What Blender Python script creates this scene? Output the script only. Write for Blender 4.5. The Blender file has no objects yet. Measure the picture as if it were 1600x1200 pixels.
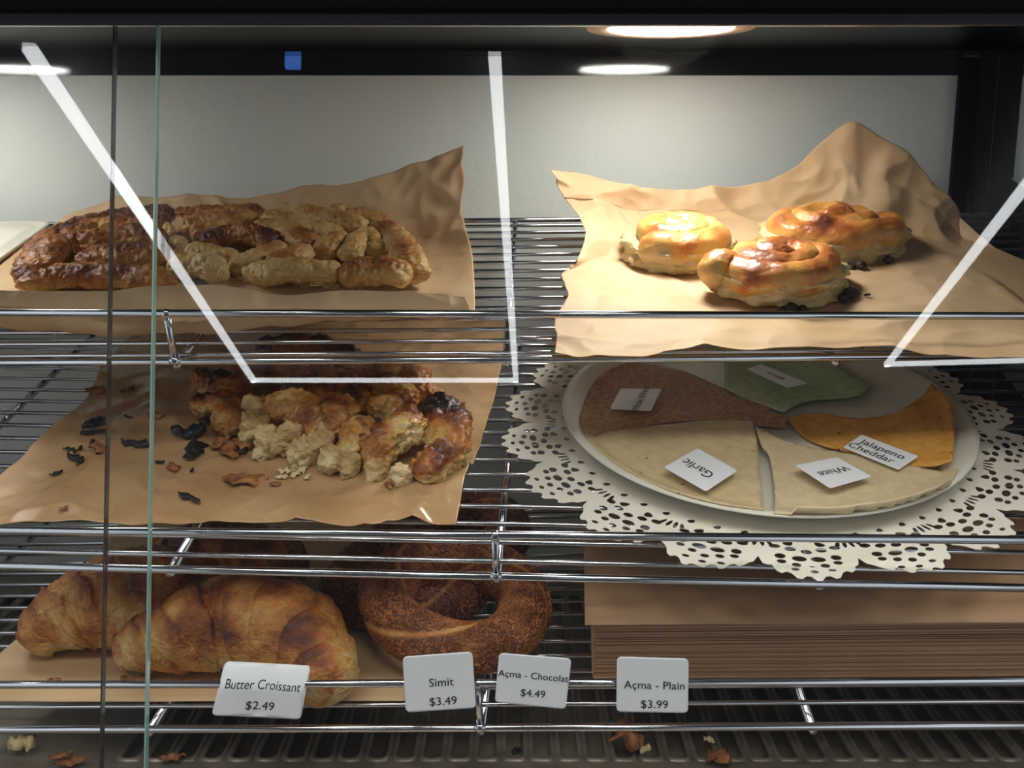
import bpy, bmesh, math, random
import numpy as np
from mathutils import Vector, Matrix, noise
from mathutils.geometry import delaunay_2d_cdt
from mathutils.bvhtree import BVHTree
# ---------------------------------------------------------------- camera, world, exposure
scene = bpy.context.scene
COL = scene.collection
PITCH = math.radians(11.6); F = 1650.0; CZ = 1.45
CAM = Vector((0, 0, CZ))
FWD = Vector((0, math.cos(PITCH), -math.sin(PITCH))); UP = Vector((0, math.sin(PITCH), math.cos(PITCH))); RT = Vector((1, 0, 0))
cd = bpy.data.cameras.new('camera'); cam = bpy.data.objects.new('camera', cd); COL.objects.link(cam)
cam.location = CAM; cam.rotation_euler = (math.pi/2 - PITCH, 0, 0)
cd.sensor_width = 36; cd.lens = 36*F/1600; cd.clip_start = 0.01
scene.camera = cam
w = bpy.data.worlds.new('room_ambient'); scene.world = w; w.use_nodes = True
w.node_tree.nodes['Background'].inputs[0].default_value = (0.85, 0.92, 1.0, 1)
nt = w.node_tree   # ambient with fill light added towards both sides, kept dark in the depth
tcw = nt.nodes.new('ShaderNodeTexCoord'); sx = nt.nodes.new('ShaderNodeSeparateXYZ'); nt.links.new(tcw.outputs['Generated'], sx.inputs[0])
ab = nt.nodes.new('ShaderNodeMath'); ab.operation = 'ABSOLUTE'; nt.links.new(sx.outputs['X'], ab.inputs[0])
mr = nt.nodes.new('ShaderNodeMapRange'); mr.inputs['From Min'].default_value = .5; mr.inputs['From Max'].default_value = .85
mr.inputs['To Min'].default_value = .07; mr.inputs['To Max'].default_value = 1.1
nt.links.new(ab.outputs[0], mr.inputs['Value']); nt.links.new(mr.outputs[0], nt.nodes['Background'].inputs[1])
scene.view_settings.view_transform = 'Standard'; scene.view_settings.look = 'None'
scene.view_settings.exposure = 0.0; scene.view_settings.gamma = 1.0
scene.cycles.transparent_max_bounces = 24
LAMP = 30.0; LAMPW = .38      # case downlights
FILL_L = 13.0   # added overhead fill lights, unseen
LED = 8.5       # room light lines
def ray(px, py): return FWD + RT*((px-800)/F) + UP*((600-py)/F)
def P(px, py, z): return CAM + ray(px, py)*z
# ---------------------------------------------------------------- shelf frames
class Frame:
    def __init__(s, vp, yl, yr, z):
        s.v = ray(*vp).normalized()
        m = ray(0, yl).cross(ray(1600, yr))
        u = m.cross(s.v).normalized()
        if u.x < 0: u = -u
        s.u = u; s.n = u.cross(s.v).normalized()
        s.o = P(800, (yl+yr)/2, z)
        s.M = Matrix(((s.u.x, s.v.x, s.n.x, s.o.x), (s.u.y, s.v.y, s.n.y, s.o.y), (s.u.z, s.v.z, s.n.z, s.o.z), (0, 0, 0, 1)))
        s.I = s.M.inverted()
    def on(s, px, py, c=0.0):          # pixel -> point of the shelf plane raised by c (shelf coordinates)
        o = s.I @ CAM; d = s.I.to_3x3() @ ray(px, py)
        t = (c - o.z)/d.z
        return o + d*t
    def at(s, px, py, b):              # pixel -> point of the upright plane b behind the front rail
        o = s.I @ CAM; d = s.I.to_3x3() @ ray(px, py)
        t = (b - o.y)/d.y
        return o + d*t
FR = {1: Frame((842, -190), 563, 553, .629), 2: Frame((887, -190), 880, 915, .5625), 3: Frame((900, 60), 1137, 1130, .600)}
class W0:
    M = Matrix.Identity(4); I = Matrix.Identity(4)
FR[0] = W0()
# ---------------------------------------------------------------- helpers
def tag(o, label=None, cat=None, group=None, kind=None):
    if label: o['label'] = label
    if cat: o['category'] = cat
    if group: o['group'] = group
    if kind: o['kind'] = kind
    return o
def thing(name, label, cat, k, at, group=None):
    o = bpy.data.objects.new(name, None); COL.objects.link(o); o.empty_display_size = .01
    o.matrix_world = FR[k].M @ Matrix.Translation(Vector(at))
    o['_k'] = k
    return tag(o, label, cat, group)
def mk(name, V, Fc, mat, parent=None, k=0, at=(0, 0, 0), attr=None, smooth=True):
    """mesh object; V in frame-k coordinates, at = origin in the same coordinates"""
    at = Vector(at)
    V = np.asarray(V, dtype=float) - np.array(at)
    me = bpy.data.meshes.new(name); me.from_pydata(V.tolist(), [], [tuple(f) for f in Fc]); me.update()
    if smooth: me.polygons.foreach_set('use_smooth', [True]*len(me.polygons))
    if attr is not None:
        for an, av in attr.items():
            A = me.attributes.new(an, 'FLOAT', 'POINT'); A.data.foreach_set('value', np.asarray(av, dtype=np.float32))
    me.materials.append(mat)
    o = bpy.data.objects.new(name, me); COL.objects.link(o)
    if parent is not None: o.parent = parent
    else: o.matrix_world = FR[k].M @ Matrix.Translation(at)
    return o
def org(t): return np.array((FR[t['_k']].I @ t.matrix_world).to_translation())
def part(t, name, V, Fc, mat, attr=None, smooth=True, label=None):
    o = mk(name, V, Fc, mat, parent=t, at=org(t), attr=attr, smooth=smooth)
    if label: o['label'] = label
    return o
def boxg(x0, x1, y0, y1, z0, z1):
    V = [(x, y, z) for x in (x0, x1) for y in (y0, y1) for z in (z0, z1)]
    return V, [(0, 1, 3, 2), (4, 6, 7, 5), (0, 4, 5, 1), (2, 3, 7, 6), (0, 2, 6, 4), (1, 5, 7, 3)]
def bevel(o, wd=.001, seg=2):
    m = o.modifiers.new('bevel', 'BEVEL'); m.width = wd; m.segments = seg; m.limit_method = 'ANGLE'; return o
def rod(p, q, r, n=10):
    p, q = Vector(p), Vector(q); d = (q-p).normalized()
    a = d.orthogonal().normalized(); b = d.cross(a)
    V = []; Fc = []
    for c in (p, q):
        for i in range(n):
            t = 2*math.pi*i/n; V.append(tuple(c + (a*math.cos(t) + b*math.sin(t))*r))
    for i in range(n): j = (i+1) % n; Fc.append((i, j, n+j, n+i))
    Fc.append(tuple(range(n))[::-1]); Fc.append(tuple(range(n, 2*n)))
    return V, Fc
def join(parts):
    V = []; Fc = []
    for v, f in parts:
        o = len(V); V += [tuple(x) for x in v]; Fc += [tuple(i+o for i in ff) for ff in f]
    return V, Fc
def catmull(pts, t):
    """pts (n,d) -> value at t in 0..n-1"""
    n = len(pts); i = np.clip(np.floor(t).astype(int), 0, n-2); u = (t-i)[:, None]
    p1 = pts[i]; p2 = pts[i+1]; p0 = np.where((i > 0)[:, None], pts[np.maximum(i-1, 0)], 2*p1-p2); p3 = np.where((i < n-2)[:, None], pts[np.minimum(i+2, n-1)], 2*p2-p1)
    return .5*((2*p1) + (-p0+p2)*u + (2*p0-5*p1+4*p2-p3)*u*u + (-p0+3*p1-3*p2+p3)*u**3)
def fbm(x, y, z, o=3): return noise.fractal(Vector((x, y, z)), 1.0, 2.0, o)
# ---------------------------------------------------------------- materials
def nmat(name):
    m = bpy.data.materials.new(name); m.use_nodes = True; nt = m.node_tree
    return m, nt, nt.nodes['Principled BSDF']
def lin(c): return tuple(((x/255)/12.92 if x <= 10 else ((x/255+.055)/1.055)**2.4) for x in c)+(1,)
def simple(name, col, rough=.5, metal=0, bump=None, coat=0, var=None, spec=None):
    m, nt, b = nmat(name)
    b.inputs['Base Color'].default_value = lin(col); b.inputs['Roughness'].default_value = rough; b.inputs['Metallic'].default_value = metal
    b.inputs['Coat Weight'].default_value = coat
    if spec is not None: b.inputs['Specular IOR Level'].default_value = spec
    tc = nt.nodes.new('ShaderNodeTexCoord')
    if bump:
        n = nt.nodes.new('ShaderNodeTexNoise'); n.inputs['Scale'].default_value = bump[0]; n.inputs['Detail'].default_value = 4
        nt.links.new(tc.outputs['Object'], n.inputs['Vector'])
        bp = nt.nodes.new('ShaderNodeBump'); bp.inputs['Strength'].default_value = bump[1]; bp.inputs['Distance'].default_value = bump[2]
        nt.links.new(n.outputs['Fac'], bp.inputs['Height']); nt.links.new(bp.outputs['Normal'], b.inputs['Normal'])
    if var:
        n = nt.nodes.new('ShaderNodeTexNoise'); n.inputs['Scale'].default_value = var[0]; n.inputs['Detail'].default_value = 5
        nt.links.new(tc.outputs['Object'], n.inputs['Vector'])
        r = nt.nodes.new('ShaderNodeValToRGB'); r.color_ramp.elements[0].position = .35; r.color_ramp.elements[1].position = .65
        r.color_ramp.elements[0].color = lin(var[1]); r.color_ramp.elements[1].color = lin(col)
        nt.links.new(n.outputs['Fac'], r.inputs['Fac']); nt.links.new(r.outputs['Color'], b.inputs['Base Color'])
    return m
def emit(name, col, s):
    m, nt, b = nmat(name); b.inputs['Base Color'].default_value = (.8, .8, .8, 1)
    b.inputs['Emission Color'].default_value = col; b.inputs['Emission Strength'].default_value = s
    return m
def pastry_mat(name, stops, rough=.42, bump=.5, nscale=260, mix=.15, coat=.15, ridge=.5):
    m, nt, b = nmat(name); N = nt.nodes; L = nt.links
    at = N.new('ShaderNodeAttribute'); at.attribute_name = 'toast'
    tc = N.new('ShaderNodeTexCoord')
    n1 = N.new('ShaderNodeTexNoise'); n1.inputs['Scale'].default_value = 55; n1.inputs['Detail'].default_value = 8; n1.inputs['Roughness'].default_value = .65
    n1.inputs['Distortion'].default_value = .6
    L.new(tc.outputs['Object'], n1.inputs['Vector'])
    n2 = N.new('ShaderNodeTexNoise'); n2.inputs['Scale'].default_value = nscale; n2.inputs['Detail'].default_value = 5
    mp = N.new('ShaderNodeMapping'); mp.inputs['Scale'].default_value = (1, 1, 1.6); L.new(tc.outputs['Object'], mp.inputs['Vector']); L.new(mp.outputs['Vector'], n2.inputs['Vector'])
    s = N.new('ShaderNodeMath'); s.operation = 'SUBTRACT'; L.new(n1.outputs['Fac'], s.inputs[0]); s.inputs[1].default_value = .5
    a = N.new('ShaderNodeMath'); a.operation = 'MULTIPLY_ADD'; L.new(s.outputs[0], a.inputs[0]); a.inputs[1].default_value = mix*3; L.new(at.outputs['Fac'], a.inputs[2])
    s2 = N.new('ShaderNodeMath'); s2.operation = 'SUBTRACT'; L.new(n2.outputs['Fac'], s2.inputs[0]); s2.inputs[1].default_value = .5
    a2 = N.new('ShaderNodeMath'); a2.operation = 'MULTIPLY_ADD'; L.new(s2.outputs[0], a2.inputs[0]); a2.inputs[1].default_value = mix; L.new(a.outputs[0], a2.inputs[2])
    r = N.new('ShaderNodeValToRGB'); cr = r.color_ramp
    while len(cr.elements) < len(stops): cr.elements.new(.5)
    for e, (p, c) in zip(cr.elements, stops): e.position = p; e.color = lin(c)
    L.new(a2.outputs[0], r.inputs['Fac']); L.new(r.outputs['Color'], b.inputs['Base Color'])
    b.inputs['Roughness'].default_value = rough; b.inputs['Coat Weight'].default_value = coat; b.inputs['Coat Roughness'].default_value = .3
    bp = N.new('ShaderNodeBump'); bp.inputs['Strength'].default_value = bump; bp.inputs['Distance'].default_value = .0022
    rg = N.new('ShaderNodeTexNoise'); rg.noise_type = 'RIDGED_MULTIFRACTAL'; rg.inputs['Scale'].default_value = 75; rg.inputs['Detail'].default_value = 6; rg.inputs['Distortion'].default_value = .8
    L.new(mp.outputs['Vector'], rg.inputs['Vector'])
    wv = N.new('ShaderNodeMath'); wv.operation = 'MULTIPLY_ADD'; L.new(rg.outputs['Fac'], wv.inputs[0]); wv.inputs[1].default_value = ridge; L.new(n2.outputs['Fac'], wv.inputs[2])
    L.new(wv.outputs[0], bp.inputs['Height']); L.new(bp.outputs['Normal'], b.inputs['Normal'])
    return m
M_ = {}
M_['borek'] = pastry_mat('baked_filo', [(0, (214, 184, 124)), (.25, (200, 156, 90)), (.45, (176, 112, 54)), (.65, (124, 66, 32)), (.85, (74, 38, 24)), (1, (34, 22, 20))], rough=.46, bump=.8, coat=.08)
M_['borekdull'] = pastry_mat('baked_filo_dull', [(0, (196, 170, 122)), (.3, (176, 138, 88)), (.5, (148, 100, 58)), (.7, (108, 64, 38)), (.9, (66, 38, 28)), (1, (36, 24, 22))], rough=.45, bump=.8, coat=.1)
M_['snail'] = pastry_mat('golden_filo', [(0, (208, 186, 140)), (.3, (210, 170, 100)), (.5, (220, 160, 82)), (.7, (190, 114, 58)), (.9, (146, 80, 46)), (1, (100, 52, 34))], rough=.36, bump=.4, coat=.12, mix=.13, ridge=.25)
M_['croissant'] = pastry_mat('croissant_crust', [(0, (226, 196, 140)), (.25, (214, 164, 92)), (.5, (190, 122, 58)), (.75, (144, 78, 38)), (1, (96, 48, 32))], rough=.5, bump=1.0, coat=.08, mix=.27, ridge=.8)
M_['simit'] = pastry_mat('simit_crust', [(0, (226, 182, 112)), (.3, (190, 122, 62)), (.6, (112, 60, 34)), (1, (70, 38, 26))], rough=.55, bump=.5, coat=0)
M_['seed'] = simple('sesame', (178, 112, 68), .45, var=(90, (116, 66, 40)))
M_['cream'] = pastry_mat('flaky_crumb', [(0, (226, 208, 160)), (.5, (206, 176, 118)), (1, (176, 130, 76))], rough=.5, bump=1, mix=.3)
M_['filling'] = simple('dark_filling', (70, 52, 40), .6, bump=(400, .8, .002), var=(120, (36, 28, 26)))
M_['burnt'] = simple('burnt_flake', (34, 30, 34), .35, bump=(500, .6, .001))
M_['flake'] = simple('pastry_flake', (176, 116, 66), .5, var=(150, (110, 64, 40)))
def paper_mat(name, col, dark, grease=.0, alpha=.18):
    m, nt, b = nmat(name); N = nt.nodes; L = nt.links
    tc = N.new('ShaderNodeTexCoord')
    n = N.new('ShaderNodeTexNoise'); n.inputs['Scale'].default_value = 14; n.inputs['Detail'].default_value = 6; L.new(tc.outputs['Object'], n.inputs['Vector'])
    fb = N.new('ShaderNodeTexNoise'); fb.inputs['Scale'].default_value = 700; fb.inputs['Detail'].default_value = 3; L.new(tc.outputs['Object'], fb.inputs['Vector'])
    r = N.new('ShaderNodeValToRGB'); r.color_ramp.elements[0].position = .38; r.color_ramp.elements[1].position = .6
    r.color_ramp.elements[0].color = lin(dark); r.color_ramp.elements[1].color = lin(col); L.new(n.outputs['Fac'], r.inputs['Fac'])
    mx = N.new('ShaderNodeMix'); mx.data_type = 'RGBA'; mx.blend_type = 'MULTIPLY'; mx.inputs['Factor'].default_value = .25
    L.new(r.outputs['Color'], mx.inputs['A']); L.new(fb.outputs['Color'], mx.inputs['B'])
    fr = N.new('ShaderNodeValToRGB'); fr.color_ramp.elements[0].color = (.6, .6, .6, 1); L.new(fb.outputs['Fac'], fr.inputs['Fac']); L.new(fr.outputs['Color'], mx.inputs['B'])
    L.new(mx.outputs['Result'], b.inputs['Base Color'])
    b.inputs['Roughness'].default_value = .62
    if grease:
        g = N.new('ShaderNodeTexNoise'); g.inputs['Scale'].default_value = 9; g.inputs['Detail'].default_value = 3; L.new(tc.outputs['Object'], g.inputs['Vector'])
        gr = N.new('ShaderNodeValToRGB'); gr.color_ramp.elements[0].position = .38; gr.color_ramp.elements[1].position = .5
        gr.color_ramp.elements[0].color = (.6,)*3+(1,); gr.color_ramp.elements[1].color = (.17,)*3+(1,)
        L.new(g.outputs['Fac'], gr.inputs['Fac']); L.new(gr.outputs['Color'], b.inputs['Roughness'])
    # creases: bump from a voronoi edge pattern
    vo = N.new('ShaderNodeTexVoronoi'); vo.inputs['Scale'].default_value = 26; vo.feature = 'DISTANCE_TO_EDGE'; L.new(n.outputs['Color'], vo.inputs['Vector'])
    nd = N.new('ShaderNodeTexNoise'); nd.noise_type = 'RIDGED_MULTIFRACTAL'; nd.inputs['Scale'].default_value = 16; nd.inputs['Detail'].default_value = 2; nd.inputs['Distortion'].default_value = .6; L.new(tc.outputs['Object'], nd.inputs['Vector'])
    bp = N.new('ShaderNodeBump'); bp.inputs['Strength'].default_value = .5; bp.inputs['Distance'].default_value = .005; L.new(nd.outputs['Fac'], bp.inputs['Height'])
    L.new(bp.outputs['Normal'], b.inputs['Normal'])
    tr = N.new('ShaderNodeBsdfTranslucent'); L.new(mx.outputs['Result'], tr.inputs['Color'])
    ms = N.new('ShaderNodeMixShader'); ms.inputs[0].default_value = alpha
    L.new(b.outputs[0], ms.inputs[1]); L.new(tr.outputs[0], ms.inputs[2]); L.new(ms.outputs[0], N['Material Output'].inputs['Surface'])
    return m
M_['paper'] = paper_mat('brown_parchment', (229, 197, 155), (218, 182, 139))
M_['paperg'] = paper_mat('greasy_parchment', (216, 178, 132), (196, 154, 108), grease=1)
M_['torn'] = pastry_mat('buttery_filo', [(0, (226, 200, 140)), (.25, (216, 170, 96)), (.45, (196, 126, 56)), (.65, (146, 78, 36)), (.85, (84, 42, 26)), (1, (40, 24, 22))], rough=.3, bump=.9, coat=.35)
M_['paper_shaded'] = paper_mat('shaded_parchment', (192, 154, 120), (182, 144, 110), alpha=.05)  # parchment darkened: the shade on the stack top is put into its colour
M_['stack'] = None
def stack_mat():
    m, nt, b = nmat('paper_stack_edges'); N = nt.nodes; L = nt.links
    tc = N.new('ShaderNodeTexCoord'); sp = N.new('ShaderNodeSeparateXYZ'); L.new(tc.outputs['Object'], sp.inputs[0])
    cm = N.new('ShaderNodeCombineXYZ')
    mu = N.new('ShaderNodeMath'); mu.operation = 'MULTIPLY'; mu.inputs[1].default_value = 2.5; L.new(sp.outputs['X'], mu.inputs[0]); L.new(mu.outputs[0], cm.inputs['X'])
    mz = N.new('ShaderNodeMath'); mz.operation = 'MULTIPLY'; mz.inputs[1].default_value = 520; L.new(sp.outputs['Z'], mz.inputs[0]); L.new(mz.outputs[0], cm.inputs['Z'])
    n = N.new('ShaderNodeTexNoise'); n.inputs['Scale'].default_value = 1; n.inputs['Detail'].default_value = 4; L.new(cm.outputs[0], n.inputs['Vector'])
    r = N.new('ShaderNodeValToRGB'); r.color_ramp.elements[0].position = .3; r.color_ramp.elements[1].position = .7
    r.color_ramp.elements[0].color = lin((168, 130, 102)); r.color_ramp.elements[1].color = lin((214, 172, 136))
    L.new(n.outputs['Fac'], r.inputs['Fac']); L.new(r.outputs['Color'], b.inputs['Base Color']); b.inputs['Roughness'].default_value = .8
    bp = N.new('ShaderNodeBump'); bp.inputs['Strength'].default_value = .6; bp.inputs['Distance'].default_value = .001; L.new(n.outputs['Fac'], bp.inputs['Height']); L.new(bp.outputs['Normal'], b.inputs['Normal'])
    return m
M_['stack'] = stack_mat()
M_['chrome'] = simple('chrome_wire', (205, 205, 210), .13, 1)
M_['black'] = simple('black_metal', (12, 16, 26), .35, 0, bump=(300, .15, .0005), spec=.3)
M_['blackgloss'] = simple('polished_black', (8, 12, 22), .05, 0, coat=.6, bump=(1500, .05, .0002), spec=1)
M_['blackgloss'].node_tree.nodes['Principled BSDF'].inputs['Coat Roughness'].default_value = .4
M_['steel'] = simple('dark_steel_floor', (156, 146, 132), .34, .4, bump=(90, .2, .001), var=(40, (126, 116, 104)))
M_['darkglass'] = simple('dark_end_plate', (34, 36, 40), .2, 0, coat=.5)
M_['post'] = simple('black_post', (9, 10, 17), .4, 0, spec=.12)
M_['header'] = simple('black_header', (6, 7, 10), .45, 0, spec=.1, bump=(200, .2, .0006))
M_['wall'] = simple('painted_back_panel', (232, 236, 230), .6, 0, bump=(160, .35, .0015), var=(4, (224, 228, 224)))
M_['white'] = simple('white_melamine', (226, 222, 208), .28, 0, coat=.3)
M_['trim'] = simple('beige_lamp_trim', (190, 165, 140), .5)
M_['tag'] = simple('white_label', (244, 246, 252), .3, 0, coat=.25)
M_['ink'] = simple('black_ink', (26, 26, 30), .6)
M_['doily'] = simple('white_paper_doily', (232, 226, 214), .75, 0, bump=(200, .2, .0005))
M_['darkroom'] = simple('dark_room_paint', (60, 60, 64), .8)
def tort(name, col, dark, spots, nsc=110):
    m, nt, b = nmat(name); N = nt.nodes; L = nt.links
    tc = N.new('ShaderNodeTexCoord')
    n = N.new('ShaderNodeTexNoise'); n.inputs['Scale'].default_value = nsc; n.inputs['Detail'].default_value = 8; n.inputs['Roughness'].default_value = .75; L.new(tc.outputs['Object'], n.inputs['Vector'])
    r = N.new('ShaderNodeValToRGB'); r.color_ramp.elements[0].position = .35; r.color_ramp.elements[1].position = .62
    r.color_ramp.elements[0].color = lin(dark); r.color_ramp.elements[1].color = lin(col); L.new(n.outputs['Fac'], r.inputs['Fac'])
    v = N.new('ShaderNodeTexVoronoi'); v.inputs['Scale'].default_value = spots[0]; L.new(tc.outputs['Object'], v.inputs['Vector'])
    vr = N.new('ShaderNodeValToRGB'); vr.color_ramp.elements[0].position = .04; vr.color_ramp.elements[1].position = .09
    vr.color_ramp.elements[0].color = lin(spots[1]); vr.color_ramp.elements[1].color = (1, 1, 1, 1); L.new(v.outputs['Distance'], vr.inputs['Fac'])
    mx = N.new('ShaderNodeMix'); mx.data_type = 'RGBA'; mx.blend_type = 'MULTIPLY'; mx.inputs['Factor'].default_value = spots[2]
    L.new(r.outputs['Color'], mx.inputs['A']); L.new(vr.outputs['Color'], mx.inputs['B']); L.new(mx.outputs['Result'], b.inputs['Base Color'])
    b.inputs['Roughness'].default_value = .55
    bp = N.new('ShaderNodeBump'); bp.inputs['Strength'].default_value = .35; bp.inputs['Distance'].default_value = .001; L.new(n.outputs['Fac'], bp.inputs['Height']); L.new(bp.outputs['Normal'], b.inputs['Normal'])
    return m
def glass_mat():
    m, nt, b = nmat('clear_glass'); N = nt.nodes; L = nt.links; N.remove(b)
    g = N.new('ShaderNodeNewGeometry'); mi = N.new('ShaderNodeMix'); mi.data_type = 'FLOAT'
    mi.inputs['A'].default_value = 1.52; mi.inputs['B'].default_value = 1/1.52; L.new(g.outputs['Backfacing'], mi.inputs['Factor'])
    fr = N.new('ShaderNodeFresnel'); L.new(mi.outputs['Result'], fr.inputs['IOR'])
    t = N.new('ShaderNodeBsdfTransparent'); t.inputs['Color'].default_value = (.985, .995, .988, 1)
    gl = N.new('ShaderNodeBsdfGlossy'); gl.inputs['Roughness'].default_value = .012
    ms = N.new('ShaderNodeMixShader'); L.new(fr.outputs[0], ms.inputs[0]); L.new(t.outputs[0], ms.inputs[1]); L.new(gl.outputs[0], ms.inputs[2])
    L.new(ms.outputs[0], N['Material Output'].inputs['Surface'])
    return m
M_['glass'] = glass_mat()
M_['glassedge'] = simple('green_glass_edge', (120, 150, 140), .15, 0, coat=.5)
M_['glassedge2'] = simple('dark_glass_edge', (60, 54, 54), .2, 0, coat=.5)
# ================================================================ LIGHT FIXTURES
XR = 1.1; XL = -1.4; YW = .915; ZC = CZ + .0956; ZT = CZ + .0755   # case sides, back panel, case ceiling, top of the pale panel
FILL_AT = [(-1.2, -.7), (0.0, -.7), (1.2, -.7), (-.6, -.05), (.6, -.05)]  # fill lights added overhead, outside what the glass reflects
def add_fill_light(x, y, label):
    z = CZ+HR+.12
    t = thing('overhead_fill_light', label, 'ceiling light', 0, (x, y, z), 'added fill lights overhead, out of view')
    n = 40
    def ring(r, zz): return [(x+r*math.cos(2*math.pi*i/n), y+r*math.sin(2*math.pi*i/n), zz) for i in range(n)]
    V = ring(.31, z)+ring(.308, z-.012)+ring(.303, z-.014)+ring(.30, z-.006)
    part(t, 'trim_ring', V, [(k*n+i, k*n+(i+1) % n, (k+1)*n+(i+1) % n, (k+1)*n+i) for k in range(3) for i in range(n)], M_['black'])
    part(t, 'diffuser', ring(.3, z-.007), [tuple(range(n))[::-1]], emit('fill_light_diffuser', (1, .95, .9, 1), FILL_L), smooth=False)
HR = 1.5
def downlight(x, y, label):
    t = thing('downlight', label, 'lamp', 0, (x, y, ZC), 'round downlights in the case ceiling')
    n = 48
    def ring(r, z): return [(x+r*math.cos(2*math.pi*i/n), y+r*math.sin(2*math.pi*i/n), z) for i in range(n)]
    V = ring(.058, ZC-.0001)+ring(.0575, ZC-.0022)+ring(.0445, ZC-.003)+ring(.0435, ZC-.001)
    Fc = [(k*n+i, k*n+(i+1) % n, (k+1)*n+(i+1) % n, (k+1)*n+i) for k in range(3) for i in range(n)]
    part(t, 'trim_ring', V, Fc, M_['trim'])
    V = ring(.0433, ZC-.0022)
    part(t, 'diffuser', V, [tuple(range(n))[::-1]], emit('downlight_diffuser', (1, .97, .91, 1), LAMP), smooth=False)
    ld = bpy.data.lights.new('downlight_beam', 'AREA'); ld.shape = 'DISK'; ld.size = .07; ld.energy = LAMPW; ld.spread = math.radians(115); ld.color = (1, .965, .90)
    lo = bpy.data.objects.new('bulb', ld); COL.objects.link(lo); lo.parent = t; lo.location = (0, 0, -.0045); lo.rotation_euler = (math.radians(-33), 0, 0)
downlight(.109, .761, 'round beige-rimmed downlight in the case ceiling above the coiled pastries')
downlight(-.4775, .761, 'round downlight in the case ceiling whose glow shows at the far left')
downlight(-1.0645, .761, 'unseen round downlight added farthest left in the case ceiling as fill')  # added lamp, unseen, brightens the back wall below the shelves
for i, (x, y) in enumerate(FILL_AT): add_fill_light(x, y, 'black-rimmed round fill light added overhead before the case, out of view')
def mirror_pt(px, py, h=HR):   # where the shop's ceiling fixture seen reflected at this spot hangs
    d = RT*((px-800)/F) + UP*((600-py)/F) - FWD
    hp = P(px, py, .508)
    return hp + d*((h+CZ-hp.z)/d.z)
def led(label, chain, wd=.040):
    pts = [mirror_pt(*c) for c in chain]
    t = thing('linear_ceiling_light', label, 'ceiling light', 0, tuple(sum(pts, Vector())/len(pts)))
    em = emit('led_diffuser', (.95, .98, 1, 1), LED)
    for p, q in zip(pts[:-1], pts[1:]):
        d = (q-p).normalized(); s = Vector((-d.y, d.x, 0))*wd/2
        V = []; 
        for c in (p-d*wd/2, q+d*wd/2):
            for sx, sz in ((-1, 0), (1, 0), (1, 1), (-1, 1)): V.append(tuple(c+s*sx+Vector((0, 0, sz*.03))))
        part(t, 'light_bar', V, [(0, 1, 2, 3), (7, 6, 5, 4), (0, 4, 5, 1), (1, 5, 6, 2), (3, 2, 6, 7), (0, 3, 7, 4)], em, smooth=False)
        hv, hf = rod(p+(q-p)*.5+Vector((0, 0, .03)), p+(q-p)*.5+Vector((0, 0, .12)), .004)
        part(t, 'hanger', hv, hf, M_['black'])
led('white light line with three bars, reflected across the left half of the glass', [(48, 86), (395, 597), (806, 597), (771, 64)])
led('white light line with a sharp corner, reflected at the right edge of the glass', [(1700, 175), (1388, 572), (1760, 562)])
p = mirror_pt(457, 75, 1.44)
V, Fc = boxg(p.x-.022, p.x+.022, p.y-.012, p.y+.012, p.z-.06, p.z+.03)
o = mk('blue_wall_light', V, Fc, emit('blue_glow', (.05, .25, 1, 1), 4), at=p, smooth=False)
tag(o, 'small glowing blue light box reflected near the top of the glass', 'light')
V, Fc = boxg(-4, 6, -9, .3, CZ+HR+.12, CZ+HR+.16); tag(mk('ceiling', V, Fc, M_['darkroom'], smooth=False), kind='structure')
# ================================================================ CASE SHELL
def struct(name, V, Fc, mat, bev=None):
    o = mk(name, V, Fc, mat, smooth=False)
    if bev: bevel(o, bev)
    return tag(o, kind='structure')
ZF = CZ - .362
XP = .372  # inner side of the right post
struct('wall_back', *boxg(XL, XP+.004, YW, YW+.01, ZF-.02, ZT), M_['wall'])
struct('wall_back_right', *boxg(XP+.052, XR, YW, YW+.01, CZ-.0205, ZT-.008), M_['wall'])
struct('trim_7', *boxg(XP+.053, XR, YW-.003, YW+.01, ZF-.02, CZ-.0205), M_['post'])
struct('trim_1', *boxg(XL, XR, YW-.001, YW+.012, ZT-.0005, ZC), M_['blackgloss'])
struct('ceiling_case', *boxg(XL, XR, .50, YW+.012, ZC, ZC+.012), M_['black'])
struct('trim_2', *boxg(XP, XP+.014, YW-.006, YW+.012, ZF-.02, ZC), M_['post'], .001)
struct('trim_3', *boxg(XP+.015, XP+.029, YW-.012, YW+.012, ZF-.02, ZC), M_['post'], .001)
struct('trim_4', *boxg(XP+.030, XP+.053, YW-.004, YW+.012, ZF-.02, ZC), M_['post'], .001)
# header above the glass: stepped black profile
hb = P(800, 44, .50)
struct('trim_5', *boxg(XL, XR, hb.y-.010, hb.y+.002, hb.z+.006, hb.z+.12), M_['header'], .002)
struct('trim_6', *boxg(XL, XR, hb.y-.006, hb.y+.0, hb.z+.0005, hb.z+.007), M_['blackgloss'], .001)
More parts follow.
